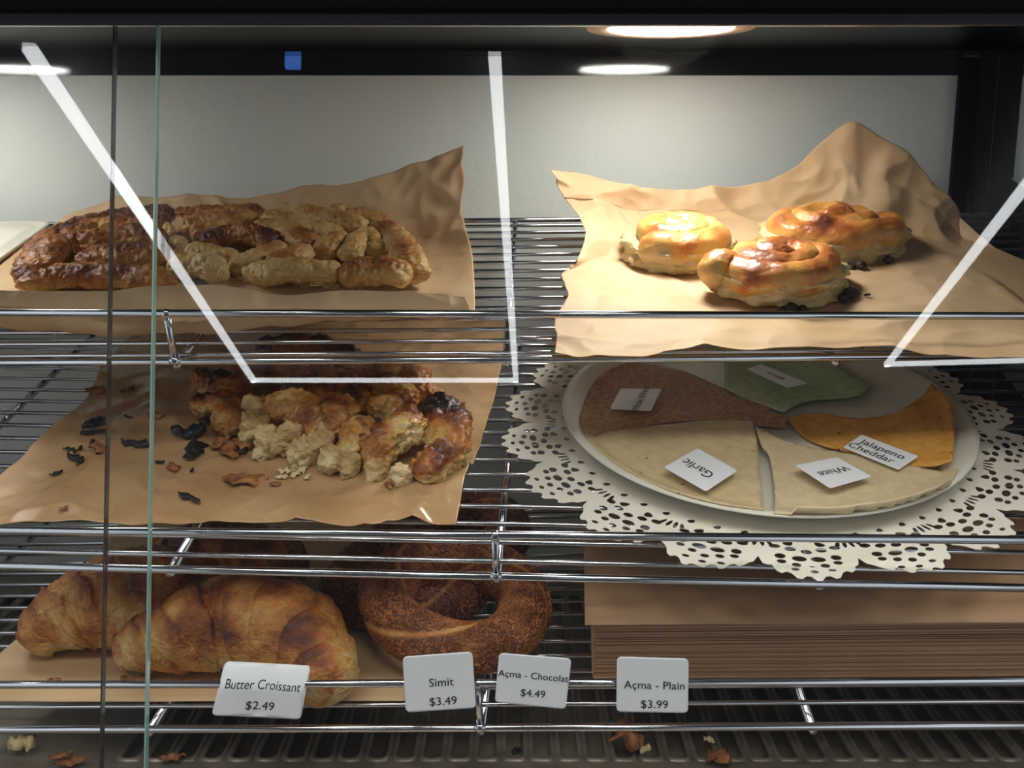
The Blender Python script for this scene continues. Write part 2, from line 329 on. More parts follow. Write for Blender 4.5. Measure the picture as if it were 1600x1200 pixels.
# case floor with two rows of louvre slots
def inpoly(pts, poly):
    x, y = pts[:, 0], pts[:, 1]; r = np.zeros(len(pts), bool); j = len(poly)-1
    for i in range(len(poly)):
        xi, yi = poly[i]; xj, yj = poly[j]
        c = ((yi > y) != (yj > y)) & (x < (xj-xi)*(y-yi)/((yj-yi) or 1e-12)+xi); r ^= c; j = i
    return r
def cdt_sheet(outer, holes, grid=None):
    """2D polygon with holes -> verts, tris"""
    V = [Vector(p) for p in outer]; E = [(i, (i+1) % len(outer)) for i in range(len(outer))]
    for h in holes:
        o = len(V); V += [Vector(p) for p in h]; E += [(o+i, o+(i+1) % len(h)) for i in range(len(h))]
    if grid is not None:
        g = grid[inpoly(grid, outer)]; keep = np.ones(len(g), bool)
        for h in holes: keep &= ~inpoly(g, h)
        V += [Vector(p) for p in g[keep]]
    r = delaunay_2d_cdt(V, E, [], 0, 1e-7)
    v = np.array([tuple(p) for p in r[0]]); f = np.array([t for t in r[2] if len(t) == 3])
    c = v[f].mean(1); k = inpoly(c, outer)
    for h in holes:
        hn = np.array(h); x0, y0 = hn.min(0); x1, y1 = hn.max(0)
        bb = (c[:, 0] > x0) & (c[:, 0] < x1) & (c[:, 1] > y0) & (c[:, 1] < y1)
        idx = np.where(bb)[0]; ins = inpoly(c[idx], h); k[idx[ins]] = False
    return v, f[k]
def stadium(x, y0, y1, w, n=6):
    P_ = []
    for i in range(n+1): a = math.pi*i/n; P_.append((x+w*math.cos(a), y1+w*math.sin(a)))
    for i in range(n+1): a = math.pi+math.pi*i/n; P_.append((x+w*math.cos(a), y0+w*math.sin(a)))
    return P_
slots = []
x0 = P(202, 1180, .66).x
for i in range(0, 42): slots.append(stadium(x0+i*.0172, .604, .70, .0052))
for i in range(-16, 42): slots.append(stadium(x0+i*.0172, .75, .85, .0052))
v, f = cdt_sheet([(XL, .44), (XR, .44), (XR, YW), (XL, YW)], slots)
fl = mk('floor', np.c_[v, np.full(len(v), ZF)], f, M_['steel'], smooth=False); tag(fl, kind='structure')
m = fl.modifiers.new('solid', 'SOLIDIFY'); m.thickness = .0015; m.offset = -1
rims = []
for s in slots:
    n = len(s); c = np.mean(s, 0)
    V = []; Fc = []
    for (off, z) in ((0.0, .0), (.0008, .0014), (.002, .0016), (.0032, 0.0)):
        for p in s:
            d = np.array((p[0]-c[0], 0)) if True else 0
            sg = 1 if p[0] > c[0] else -1
            yy = p[1] + (off if p[1] > s[0][1] else (-off if p[1] < s[n//2][1] else 0))
            V.append((p[0]+sg*off if abs(p[0]-c[0]) > 1e-4 else p[0], yy, ZF+z))
    for k in range(3):
        for i in range(n): j = (i+1) % n; Fc.append((k*n+i, k*n+j, (k+1)*n+j, (k+1)*n+i))
    rims.append((V, Fc))
V, Fc = join(rims); o = mk('slot_rims', V, Fc, M_['steel']); o.name = 'floor_rim'; o.parent = fl
struct('floor_under', *boxg(XL, XR, .44, YW, ZF-.009, ZF-.007), M_['steel'])
# ================================================================ FRONT GLASS
def pane(label, xe_top, xe_bot, side, z, em, edgename):
    # slab across the view from the leaning edge to the case side, tilted like the case front
    th = .004
    c = [P(xe_top, 30, z), P(xe_bot, 1215, z)]
    far = [P(800+side*1700, 30, z), P(800+side*1700, 1330 if False else 1215, z)]
    q = [c[0], far[0], far[1], c[1]]
    V = [tuple(p) for p in q]+[tuple(p+FWD*th) for p in q]
    Fc = [(0, 1, 2, 3), (7, 6, 5, 4), (0, 4, 5, 1), (1, 5, 6, 2), (2, 6, 7, 3)]
    t = thing('glass_pane', label, 'glass pane', 0, c[1])
    o = part(t, 'pane', V, Fc, M_['glass'], smooth=False)
    bm = bmesh.new(); bm.from_mesh(o.data); bmesh.ops.recalc_face_normals(bm, faces=bm.faces)
    ctr = sum((v.co for v in bm.verts), Vector())/8
    fc = max(bm.faces, key=lambda f: f.calc_area())
    # recalc on an open box may flip: make outward
    if (fc.calc_center_median()-ctr).dot(fc.normal) < 0: bmesh.ops.reverse_faces(bm, faces=bm.faces)
    bm.to_mesh(o.data); bm.free()
    s = RT*side*.0007
    e = [c[0]-s*0, c[0]+s, c[1]+s, c[1]-s*0]
    V = [tuple(p-FWD*.0002) for p in e]+[tuple(p+FWD*(th+.0002)) for p in e]
    part(t, edgename, V, [(0, 1, 2, 3), (7, 6, 5, 4), (0, 4, 5, 1), (1, 5, 6, 2), (2, 6, 7, 3), (0, 3, 7, 4)], em, smooth=False)
pane('left sliding glass pane ending at the green-edged vertical line', 247, 227, -1, .506, M_['glassedge'], 'polished_edge')
pane('wide right sliding glass pane starting at the dark vertical line', 177, 155, 1, .514, M_['glassedge2'], 'polished_edge')
# ================================================================ WIRE SHELVES
def shelf(k, label, wires, bars, struts, yup, a0, a1, depth, cbar=-.0028):
    fr = FR[k]
    t = thing('wire_shelf', label, 'shelf', k, (0, 0, 0))
    ca = -.00125
    part(t, 'wire_deck', *join([rod((a0, b, ca), (a1, b, ca), .0015, 8) for b in wires]), M_['chrome'])
    for b in (0.0, depth): part(t, 'frame_rail', *rod((a0, b, -.0015), (a1, b, -.0015), .0023, 14), M_['chrome'])
    up = [fr.at(0, yup[0], -.001), fr.at(1600, yup[1], -.001)]
    d = (up[1]-up[0]).normalized(); L0 = up[0]+d*((a0-up[0].x)/d.x); L1 = up[0]+d*((a1-up[0].x)/d.x)
    part(t, 'front_rail', *rod(L0, L1, .0023, 14), M_['chrome'])
    for px in bars:
        a = fr.at(px, (553, 898, 1133)[k-1], 0).x
        part(t, 'cross_bar', *rod((a, .0, -.0046), (a, depth, -.0046), .0024, 10), M_['chrome'])
    for px in struts:
        a = fr.at(px, (553, 898, 1133)[k-1], 0).x
        cu = up[0].z + (up[1].z-up[0].z)*(a-up[0].x)/(up[1].x-up[0].x)
        g = [rod((a, -.0005, -.0015), (a, -.001, cu), .0022, 12)]
        for cc in (0.0, cu):
            n = 10; V = []; Fc = []
            for i in range(n+1):
                for j in range(n):
                    th = math.pi*i/n; ph = 2*math.pi*j/n
                    V.append((a+.0037*math.sin(th)*math.cos(ph), -.001+.0029*math.sin(th)*math.sin(ph), cc-.0005+.0031*math.cos(th)))
            for i in range(n):
                for j in range(n): jj = (j+1) % n; Fc.append((i*n+j, i*n+jj, (i+1)*n+jj, (i+1)*n+j))
            g.append((V, Fc))
        part(t, 'lip_post', *join(g), M_['chrome'])
    pl = part(t, 'end_plate', *boxg(a1+.006, a1+.0095, .02, depth+.01, -.03, .085 if k == 2 else .03), M_['darkglass'], smooth=False); bevel(pl, .0008)
    pl = part(t, 'end_plate', *boxg(a0-.0095, a0-.006, .02, depth+.01, -.03, .03), M_['darkglass'], smooth=False)
    return t
shelf(1, 'top chrome wire shelf holding the big coiled pie and the coiled pastries', [.009+.0185*i for i in range(15)], (-246, 272, 790, 1308), (272,), (488, 494), -.55, .392, .285)
shelf(2, 'middle chrome wire shelf holding the torn pie and the white plate', [.0135+.0185*i for i in range(17)], (-225, 265, 775, 1285), (775,), (828, 844), -.55, .375, .325)
shelf(3, 'bottom chrome wire shelf holding the croissants and the paper stack', [.022+.0170*i for i in range(16)], (-290, 229, 750, 1271), (750,), (1070, 1064), -.55, .40, .29)
# ================================================================ SHEETS
TOPS = {1: [], 2: [], 3: []}
def sheet(name, label, k, rows, mat, sub=22, lin=.35, amp=.0016, seed=0, floor_c=.0009, sc=24, extra=None, cat='paper', base=.0022):
    fr = FR[k]; R = []
    for row in rows:
        r = []
        for e in row:
            if len(e) == 2: p = fr.on(e[0], e[1], base)
            elif e[2] < 0: p = fr.on(e[0], e[1], -e[2])
            else: p = fr.at(e[0], e[1], e[2])
            r.append(tuple(p))
        R.append(r)
    A = np.array(R)                                # rows, cols, 3
    nr, nc, _ = A.shape
    tu = np.linspace(0, nc-1, (nc-1)*sub+1); tv = np.linspace(0, nr-1, (nr-1)*sub+1)
    B = np.stack([catmull(A[i], tu) for i in range(nr)])            # nr, U, 3
    C = catmull(B.reshape(nr, -1), tv).reshape(len(tv), len(tu), 3)
    iu = np.clip(tu.astype(int), 0, nc-2); fu = (tu-iu)[None, :, None]; Bl = A[:, iu]*(1-fu)+A[:, iu+1]*fu
    iv = np.clip(tv.astype(int), 0, nr-2); fv = (tv-iv)[:, None, None]; Cl = Bl[iv]*(1-fv)+Bl[iv+1]*fv
    C = C*(1-lin)+Cl*lin
    gu = np.gradient(C, axis=1); gv = np.gradient(C, axis=0); Nn = np.cross(gu, gv); Nn /= np.linalg.norm(Nn, axis=2, keepdims=True)+1e-12
    Nn *= np.where(Nn[..., 2:3] < 0, -1, 1)
    H = np.zeros(C.shape[:2])
    for i in range(C.shape[0]):
        for j in range(C.shape[1]):
            q = C[i, j]*sc + seed
            n0 = noise.noise(Vector(q*.55)); n1 = noise.noise(Vector(q*1.2+Vector((3, n0*2, 7)))); n2 = noise.noise(Vector(q*2.7+Vector((9, 2, n1))))
            H[i, j] = 1.6*(.35-abs(n0+.1)) + 1.0*(.3-abs(n1)) + .45*(.3-abs(n2))
    lift = np.clip(C[..., 2]/.02, 0, 1)
    a = amp*(.5+1.3*lift)
    C = C + Nn*(H*a)[..., None]
    if extra is not None: C = extra(C)
    C[..., 2] = np.maximum(C[..., 2], floor_c)
    V = C.reshape(-1, 3); U = len(tu)
    Fc = [(i*U+j, i*U+j+1, (i+1)*U+j+1, (i+1)*U+j) for i in range(len(tv)-1) for j in range(U-1)]
    TOPS[k].append(BVHTree.FromPolygons([tuple(x) for x in V], Fc))
    o = mk(name, V, Fc, mat, k=k, at=(float(V[:, 0].mean()), float(V[:, 1].mean()), 0))
    m = o.modifiers.new('solid', 'SOLIDIFY'); m.thickness = .00025; m.offset = 0
    return tag(o, label, cat)
sheet('parchment_sheet', 'crumpled brown parchment under the big coiled pie, corner raised at the right', 1, [
 [(104,336,.262),(180,312,.270),(260,310,.272),(345,308,.272),(430,306,.272),(480,293,.268),(570,289,.266),(640,262,.262),(722,225,.252)],
 [(70,362,.245),(170,352,.25),(260,350,.25),(345,350,.25),(430,350,.25),(490,345,.248),(570,338,.245),(650,318,.238),(727,292,.226)],
 [(10,395),(150,392),(260,390),(345,390),(430,390),(500,390),(580,388),(660,375,-.006),(728,345,.205)],
 [(-40,425),(130,425),(250,425),(345,425),(430,425),(510,425),(590,425),(668,415),(740,402,-.010)],
 [(-60,455),(110,460),(240,460),(345,460),(430,460),(520,460),(600,460),(676,458),(742,456)],
 [(-70,492,.05),(60,500),(170,500),(345,500),(440,498),(540,496),(620,494),(690,492),(742,488)],
 [(-80,502,.030),(20,506,.028),(170,524,.022),(320,528,.020),(430,512,.028),(540,507,.028),(620,505,.028),(690,503,.028),(736,499,.030)],
 [(-80,478,.020),(20,480,.020),(170,490,.016),(310,488,.016),(430,484,.020),(540,484,.020),(620,484,.020),(690,485,.020),(733,484,.022)],
 [(-80,452,.026),(20,455,.026),(160,458,.024),(300,446,.026),(430,462,.026),(520,456,.026),(610,459,.026),(680,463,.026),(727,466,.026)]],
 M_['paper'], seed=3, amp=.0045, sc=19)
sheet('parchment_sheet', 'crumpled brown parchment under the three coiled pastries, tall peak at the back', 1, [
 [(860,265,.225),(915,273,.235),(990,300,.25),(1090,300,.26),(1200,285,.262),(1250,258,.262),(1327,192,.262),(1400,232,.255),(1445,280,.248),(1497,340,.235),(1560,395,.19),(1650,468,.13)],
 [(876,318,.215),(930,322,.225),(1000,335,.238),(1090,338,.245),(1200,330,.245),(1262,318,.243),(1335,275,.245),(1405,300,.24),(1450,330,.232),(1500,370,.22),(1570,425,.17),(1660,500,.11)],
 [(912,372,.185),(948,372,.192),(1010,372,.20),(1090,372,.205),(1190,372,.205),(1270,372,.205),(1345,362,.21),(1410,365,.208),(1460,378,.20),(1520,405,.185),(1590,455,.14),(1670,530,.085)],
 [(900,408,.150),(950,402),(1015,400),(1090,400),(1190,400),(1270,400),(1350,400),(1420,402),(1475,410),(1540,436),(1600,480),(1680,545)],
 [(877,432,.140),(940,430),(1010,430),(1090,430),(1190,430),(1280,430),(1360,430),(1430,432),(1490,440),(1550,465),(1610,500),(1680,560)],
 [(888,462,-.008),(935,465),(1005,465),(1090,465),(1190,465),(1285,465),(1365,465),(1440,465),(1500,470),(1560,485),(1620,515),(1690,570)],
 [(868,495,-.012),(925,500,-.003),(1000,500),(1090,500),(1190,500),(1290,500),(1370,500),(1445,500),(1510,500),(1570,510),(1630,535),(1700,575)],
 [(870,528,-.010),(915,524,-.006),(1000,530),(1090,528),(1190,526),(1290,526),(1370,526),(1450,526),(1515,526),(1580,532),(1640,552),(1700,585)],
 [(866,552,-.012),(925,549,-.010),(1000,558,-.002),(1060,550,-.006),(1190,548,-.003),(1290,549,-.002),(1380,547,-.004),(1450,553,-.002),(1520,557,-.002),(1590,560,-.002),(1650,570,-.002),(1710,600,-.002)]],
 M_['paper'], seed=11, amp=.0060, lin=.6, sub=24, sc=17)
sheet('parchment_sheet', 'greasy brown parchment scattered with burnt flakes under the torn pie', 2, [
 [(232,495),(330,495),(430,495),(530,495),(620,495),(700,495),(797,495)],
 [(168,565,-.003),(290,560),(400,560),(520,560),(620,560),(700,560),(786,556,-.004)],
 [(126,632,-.002),(260,625),(390,625),(510,625),(610,625),(700,625),(774,618,-.003)],
 [(40,705),(190,690),(340,690),(480,690),(600,690),(690,690),(752,688,-.004)],
 [(-30,762),(120,755),(290,755),(450,755),(570,755),(660,752),(728,752,-.007)],
 [(-90,826,-.002),(80,822),(260,822),(420,823),(545,816,-.008),(640,818,-.005),(712,824,-.002)]],
 M_['paperg'], seed=7, amp=.0075, sub=30, sc=19, lin=.15, base=.0035)
sheet('parchment_sheet', 'smooth brown parchment under the croissants on the bottom shelf', 3, [
 [(200,800),(330,800),(460,800),(600,800),(720,800)],
 [(90,940),(250,900),(400,900),(560,900),(710,905)],
 [(0,1022),(180,1000),(330,1000),(500,1000),(660,1000)],
 [(-90,1096,-.001),(120,1096,-.001),(300,1096,-.001),(480,1096,-.001),(632,1096,-.001)]],
 M_['paper'], seed=5, amp=.0010, sub=14, sc=9)
# ================================================================ PASTRY
def tube(k, pts, mat, rad, name='pastry_strip', parent=None, M=40, step=.0008, freq=55, seed=0, toast=.45, lump=.16, wr=.05, flat=.8, cap=.5, floor=.0016, cream=(0, 0), tilt=0, grad=.3, tvar=.5, pix=True, label=None):
    """baked filo strip swept along pts (px,py,c[,scale]); toast attribute = how browned the crust is"""
    fr = FR[k]; Q = []
    for e in pts:
        c = e[2] if len(e) > 2 else rad*.95
        s = e[3] if len(e) > 3 else 1
        p = fr.on(e[0], e[1], c) if pix else Vector(e[:3])
        Q.append((p.x, p.y, p.z, s))
    Q = np.array(Q); L = np.linalg.norm(np.diff(Q[:, :3], axis=0), axis=1).sum()
    n = max(8, int(L/step)); T = np.linspace(0, len(Q)-1, n)
    C = catmull(Q, T); S = C[:, 3]; C = C[:, :3]
    D = np.gradient(C, axis=0); D /= np.linalg.norm(D, axis=1, keepdims=True)
    side = np.cross(D, (0, 0, 1)); side /= np.linalg.norm(side, axis=1, keepdims=True)+1e-9; up = np.cross(side, D)
    arc = np.r_[0, np.cumsum(np.linalg.norm(np.diff(C, axis=0), axis=1))]; tot = arc[-1]
    V = []; A = []
    for i in range(n):
        e0 = min(arc[i], tot-arc[i])/(rad*cap+1e-9) if cap else 9
        env = math.sqrt(max(.0, 1-(1-min(1, e0))**2)) if cap else 1
        env = max(env, .12)
        for j in range(M):
            a = 2*math.pi*j/M
            dirv = side[i]*math.cos(a) + up[i]*math.sin(a)*flat
            base = C[i]+dirv*rad*S[i]*env
            q = base
            nz = fbm(q[0]*freq+seed, q[1]*freq, q[2]*freq, 4)
            w1 = abs(noise.noise(Vector((arc[i]*420+seed+a*1.5, a*1.6, seed))))*1.6
            w2 = 2*abs(noise.noise(Vector((q[0]*190+seed, q[1]*190, q[2]*190))))
            w3 = abs(noise.noise(Vector((arc[i]*90, a*3.2+arc[i]*60, seed+9))))
            r = rad*S[i]*env*(1 + lump*nz*1.6 - wr*w1 - wr*1.3*w2 - wr*1.6*(1-w3*2))
            p = C[i]+dirv*r
            topn = math.sin(a)
            tz = toast + grad*(topn-.35) + tvar*fbm(q[0]*42+seed*3, q[1]*42+5, q[2]*42, 2) - .25*wr*w2
            if cream[0] and arc[i] < cream[0]: tz -= .6*(1-arc[i]/cream[0])
            if cream[1] and tot-arc[i] < cream[1]: tz -= .6*(1-(tot-arc[i])/cream[1])
            if p[2] < floor: p[2] = floor
            V.append(p); A.append(min(1, max(0.0, tz)))
    Fc = [(i*M+j, i*M+(j+1) % M, (i+1)*M+(j+1) % M, (i+1)*M+j) for i in range(n-1) for j in range(M)]
    Fc += [tuple(range(M))[::-1], tuple(range((n-1)*M, n*M))]
    o = part(parent, name, np.array(V), Fc, mat, attr={'toast': A})
    if label: o['label'] = label
    return o
rnd = random.Random(4)
# --- big coiled pie, top shelf left
t = thing('coiled_filo_pie', 'large browned coiled filo pie of many strips, cut open in the middle', 'pastry', 1, tuple(FR[1].on(340, 430)))
B1 = [
 # dark left part
 ([(42,440,.008),(48,420,.011),(60,402,.012),(74,380,.013),(106,362,.014),(166,345,.014),(234,337,.014),(272,336,.013)], .0125, .78),
 ([(92,372,.015),(150,357,.016),(234,350,.017),(268,350,.016)], .0115, .70),
 ([(66,428,.012),(74,405,.016),(104,388,.018),(160,382,.018),(230,374,.018),(262,372,.016)], .0150, .68),
 ([(118,410,.012),(180,404,.016),(245,400,.016),(268,400,.012)], .0140, .72),
 ([(40,448,.008),(52,443,.011),(85,434,.012),(128,430,.013),(190,432,.013),(250,438,.012),(268,438,.010)], .0125, .70),
 # middle
 ([(272,336,.013),(330,333,.014),(412,332,.014)], .0100, .62),
 ([(280,358,.014),(325,347,.016),(405,343,.016)], .0105, .55),
 ([(297,370,.014),(335,360,.016),(388,355,.017)], .0105, .50),
 ([(312,380,.014),(350,368,.017),(382,364,.019),(412,372,.017),(440,384,.013)], .0110, .82),
 ([(252,364,.014),(276,361,.014)], .0095, .28),
 ([(256,386,.013),(296,384,.013)], .0110, .48),
 ([(286,402,.012),(318,396,.013),(352,402,.012),(366,410,.010)], .0105, .34),
 ([(262,420,.011),(300,416,.013),(334,420,.012),(336,436,.009)], .0125, .18),
 ([(362,414,.011),(392,408,.013),(420,396,.014),(448,388,.013)], .0100, .30),
 ([(376,424,.009),(372,410,.010)], .0080, .10),
 # right cut piece
 ([(416,322,.016),(460,322,.017),(510,326,.017),(540,334,.016)], .0105, .46),
 ([(540,338,.015),(572,341,.016),(602,354,.014)], .0105, .42),
 ([(462,331,.016),(510,340,.018),(550,351,.018),(574,362,.015)], .0115, .38),
 ([(416,343,.016),(460,349,.018),(500,361,.018),(527,374,.015),(529,388,.012)], .0115, .30),
 ([(400,357,.015),(438,361,.018),(474,376,.017),(490,391,.013)], .0115, .48),
 ([(500,404,.011),(508,386,.016),(526,377,.018),(538,386,.014),(538,398,.011)], .0105, .38),
 ([(548,408,.011),(552,388,.016),(566,372,.018),(586,378,.016),(590,398,.012)], .0110, .36),
 ([(580,360,.013),(604,364,.017),(628,386,.018),(643,414,.016),(644,438,.011)], .0125, .46),
 ([(416,412,.012),(450,402,.016),(486,392,.015)], .0095, .52),
 ([(392,440,.009),(405,428,.013),(440,424,.016),(490,424,.016),(535,424,.015)], .0125, .22),
 ([(530,430,.013),(580,422,.018),(618,426,.018),(640,442,.011)], .0130, .50),
]
for i, (pp, r, to) in enumerate(B1):
    tube(1, pp, M_['borek'], r*1.01, parent=t, seed=i*7.3+2, toast=to-.24, cap=.7, wr=.08, lump=.13, tvar=.32, grad=.24)
# loose crumb mass filling the cut
for i, (x, y, c, r) in enumerate([(345,425,.006,.012), (385,432,.006,.010), (470,440,.006,.011), (520,444,.005,.010), (430,438,.006,.011), (330,405,.006,.012), (560,440,.006,.010)]):
    tube(1, [(x-14, y, c), (x+14, y+2, c)], M_['cream'], r, parent=t, name='crumb', seed=i+50, toast=.5, cap=.9, lump=.5, wr=.2)
# --- torn pie, middle shelf
t = thing('torn_filo_pie', 'torn half of a coiled filo pie with blackened tops and pale flaky cut ends', 'pastry', 2, tuple(FR[2].on(540, 690)))
B2 = [
 ([(662,652,.018),(686,640,.024),(704,662,.022),(703,694,.018),(682,722,.015),(646,742,.012)], .0160, .68),
 ([(566,572,.018),(606,574,.022),(650,596,.022),(680,624,.018)], .0135, .72),
 ([(590,600,.018),(622,612,.022),(644,636,.018)], .0125, .50),
 ([(648,652,.020),(626,670,.024),(592,700,.018),(566,722,.012)], .0160, .46),
 ([(572,648,.016),(600,634,.022),(632,646,.018)], .0120, .46),
 ([(398,556,.016),(440,544,.020),(482,542,.022),(526,552,.020),(556,572,.020),(584,596,.018)], .0140, .78),
 ([(362,578,.016),(400,572,.020),(460,576,.022),(505,590,.022),(546,612,.020),(562,640,.016)], .0135, .62),
 ([(446,610,.018),(486,606,.024),(512,632,.018)], .0130, .66),
 ([(424,660,.014),(440,636,.024),(474,634,.026),(486,658,.020),(470,690,.012)], .0140, .40),
 ([(500,640,.018),(530,636,.026),(528,662,.022),(494,684,.014)], .0125, .54),
 ([(540,660,.020),(566,674,.022),(548,700,.016),(524,716,.010)], .0130, .48),
 ([(308,612,.014),(326,596,.020),(352,600,.022),(392,614,.018)], .0140, .93),
 ([(302,634,.013),(338,630,.018),(372,640,.018)], .0120, .90),
 ([(330,660,.012),(352,656,.014),(386,664,.013)], .0150, .58),
]
for i, (pp, r, to) in enumerate(B2):
    tube(2, pp, M_['torn'], r, parent=t, seed=i*5.1+90, toast=min(.66, to)-.16, cap=.8, wr=.12, lump=.22, tvar=.5, grad=.36)
for i, (x, y, c, r) in enumerate([(402,648,.014,.017), (400,676,.012,.018), (424,700,.010,.018), (452,690,.014,.017), (476,714,.009,.017), (504,700,.012,.016), (520,724,.009,.014), (548,728,.008,.014), (590,738,.007,.012), (628,748,.007,.010)]):
    tube(2, [(x-16, y-3, c), (x+2, y-2, c+.002), (x+16, y+4, c)], M_['cream'], r, parent=t, name='crumb', seed=i+150, toast=.42, cap=1, lump=.22, wr=.09, freq=120, flat=1.05, step=.0006, M=56)
for (x, y, x2, y2, c) in [(559,652,577,682,.040), (582,682,602,676,.036)]:
    tube(2, [(x, y, c), ((x+x2)/2+2, (y+y2)/2-2, c+.002), (x2, y2, c-.002)], M_['flake'], .0022, parent=t, name='crisp_curl', seed=x, cap=.6, flat=.4, M=10, label='reddish curled crisp flake')
# --- three coiled pastries
def snail(label, cx, cy, rx, ry, h, turns, start, dir_, toast, seed, w, skew=0, tail=None):
    fr = FR[1]; c0 = fr.on(cx, cy, 0)
    t = thing('coiled_pastry', label, 'pastry', 1, tuple(c0), 'coiled filo pastries on the crumpled parchment')
    pts = []
    N = int(turns*14)
    for i in range(N+1):
        s = i/N; th = start+dir_*2*math.pi*turns*s
        rr = 1-.93*s**.92
        x = c0.x+rx*rr*math.cos(th)+skew*rr*max(0, math.cos(th))**3; y = c0.y+ry*rr*math.sin(th)
        pts.append((x, y, h*(.44+.40*s)+.0030, (.98-.25*s)))
    if tail: pts = tail(c0)+pts
    tube(1, pts, M_['snail'], w, parent=t, name='filo_coil', seed=seed, toast=toast, pix=False, cap=.9, lump=.10, wr=.035, flat=1.0, M=36, step=.0012, grad=.26, tvar=.4)
    # flaky pale side wall with dark filling showing
    V = []; A = []; nA = 90; nB = 10
    for j in range(nB):
        for i in range(nA):
            a = 2*math.pi*i/nA; z = .0030+(h*.50)*j/(nB-1)
            k_ = 1.0+.13*fbm(math.cos(a)*4+seed, math.sin(a)*4, z*160, 3)+.05*noise.noise(Vector((a*22, z*300, seed)))
            x = c0.x+(rx+w*.62)*k_*math.cos(a)+skew*max(0, math.cos(a))**3; y = c0.y+(ry+w*.62)*k_*math.sin(a)
            V.append((x, y, z)); A.append(.12+.35*abs(noise.noise(Vector((a*6, z*100, seed)))))
    Fc = [(j*nA+i, j*nA+(i+1) % nA, (j+1)*nA+(i+1) % nA, (j+1)*nA+i) for j in range(nB-1) for i in range(nA)]
    Fc += [tuple(range(nA))[::-1], tuple(range((nB-1)*nA, nB*nA))]
    part(t, 'flaky_side', np.array(V), Fc, M_['cream'], attr={'toast': A})
    return t, c0
t, c0 = snail('pale golden round coiled pastry at the left, behind the pinkish one', 1058, 408, .031, .030, .030, 2.4, 3.6, 1, .36, 301, .0135)
V, Fc = [], []
def lumps(t, k, spots, mat, name, seed):
    g = []
    for (px, py, c, r) in spots:
        p = FR[k].on(px, py, c); n = 12; V = []; Fc = []
        for i in range(n+1):
            for j in range(n):
                th = math.pi*i/n; ph = 2*math.pi*j/n
                d = Vector((math.sin(th)*math.cos(ph), math.sin(th)*math.sin(ph), math.cos(th)*.8))
                V.append(tuple(p+d*r*.6*(1+.5*noise.noise(d*2.3+Vector((px*.1, py*.1, seed))))))
        for i in range(n):
            for j in range(n): jj = (j+1) % n; Fc.append((i*n+j, (i+1)*n+j, (i+1)*n+jj, i*n+jj))
        part(t, name, V, Fc, mat)
lumps(t, 1, [(1168, 392, .010, .006), (1176, 388, .012, .0045), (1160, 398, .007, .005)], M_['filling'], 'filling', 2)
t, c0 = snail('oval orange-brown coiled pastry at the back right, pointed at its right end', 1282, 396, .038, .030, .032, 2.6, .6, -1, .50, 322, .0135, skew=.014)
lumps(t, 1, [(1345, 414, .006, .006), (1330, 418, .004, .005), (1388, 406, .006, .006)], M_['filling'], 'filling', 3)
t, c0 = snail('pinkish brown coiled pastry in front with a rounded tail at its left', 1214, 455, .036, .029, .030, 2.5, 3.5, 1, .55, 341, .0135,
      tail=lambda c: [(c.x-.050, c.y+.002, .018, 1.0), (c.x-.0435, c.y-.006, .019, 1.12)])
lumps(t, 1, [(1236, 482, .005, .007), (1256, 484, .004, .006), (1328, 458, .007, .0075), (1318, 466, .005, .006), (1222, 484, .004, .005)], M_['filling'], 'filling', 4)
# --- croissants
def croissant(label, pts, R, seed, toast, nseg=9):
    k = 3; fr = FR[k]
    t = thing('croissant', label, 'croissant', k, tuple(fr.on(*pts[len(pts)//2][:2])), 'butter croissants on the bottom shelf')
    Q = []
    for (px, py, s) in pts:
        c = R*s*.92+.001; p = fr.on(px, py, c); Q.append((p.x, p.y, p.z, s))
    Q = np.array(Q); n = 190; M = 64
    T = np.linspace(0, len(Q)-1, n); C = catmull(Q, T); S = C[:, 3]; C = C[:, :3]
    D = np.gradient(C, axis=0); D /= np.linalg.norm(D, axis=1, keepdims=True)
    side = np.cross(D, (0, 0, 1)); side /= np.linalg.norm(side, axis=1, keepdims=True); up = np.cross(side, D)
    V = []; A = []
    for i in range(n):
        s = i/(n-1); env = math.sqrt(max(.004, 1-(1-min(1, min(s, 1-s)/.045))**2))
        for j in range(M):
            a = 2*math.pi*j/M
            x = s*nseg + .55*math.sin(a-.6) + .42*noise.noise(Vector((s*6, math.cos(a)*1.5, math.sin(a)*1.5+seed)))
            x = nseg-x if s > .5 else x           # steps mirrored about the middle
            fx = x-math.floor(x)
            st = (fx**.7)*.12 if fx < .93 else .12*(1-fx)/.07
            dirv = side[i]*math.cos(a)+up[i]*math.sin(a)*.92
            q = C[i]+dirv*R*S[i]
            nz = fbm(q[0]*30+seed, q[1]*30, q[2]*30, 3)
            lay = abs(noise.noise(Vector((x*7+noise.noise(q*30)*2, a*1.1, seed))))
            fine = noise.noise(Vector((q[0]*260, q[1]*260, q[2]*260+seed)))
            r = R*S[i]*env*(.93+st+.10*nz-.09*lay+.022*fine)
            p = C[i]+dirv*r
            p[2] = max(p[2], .0022)
            V.append(p)
            tz = toast + .24*(math.sin(a)-.2) + .28*(fx-.5) + .55*fbm(q[0]*36+seed, q[1]*36, q[2]*36+3, 3) - .22*lay
            if min(s, 1-s) < .08: tz -= .15
            A.append(min(1, max(0, tz)))
    Fc = [(i*M+j, i*M+(j+1) % M, (i+1)*M+(j+1) % M, (i+1)*M+j) for i in range(n-1) for j in range(M)]
    Fc += [tuple(range(M))[::-1], tuple(range((n-1)*M, n*M))]
    part(t, 'crust', np.array(V), Fc, M_['croissant'], attr={'toast': A})
    return t
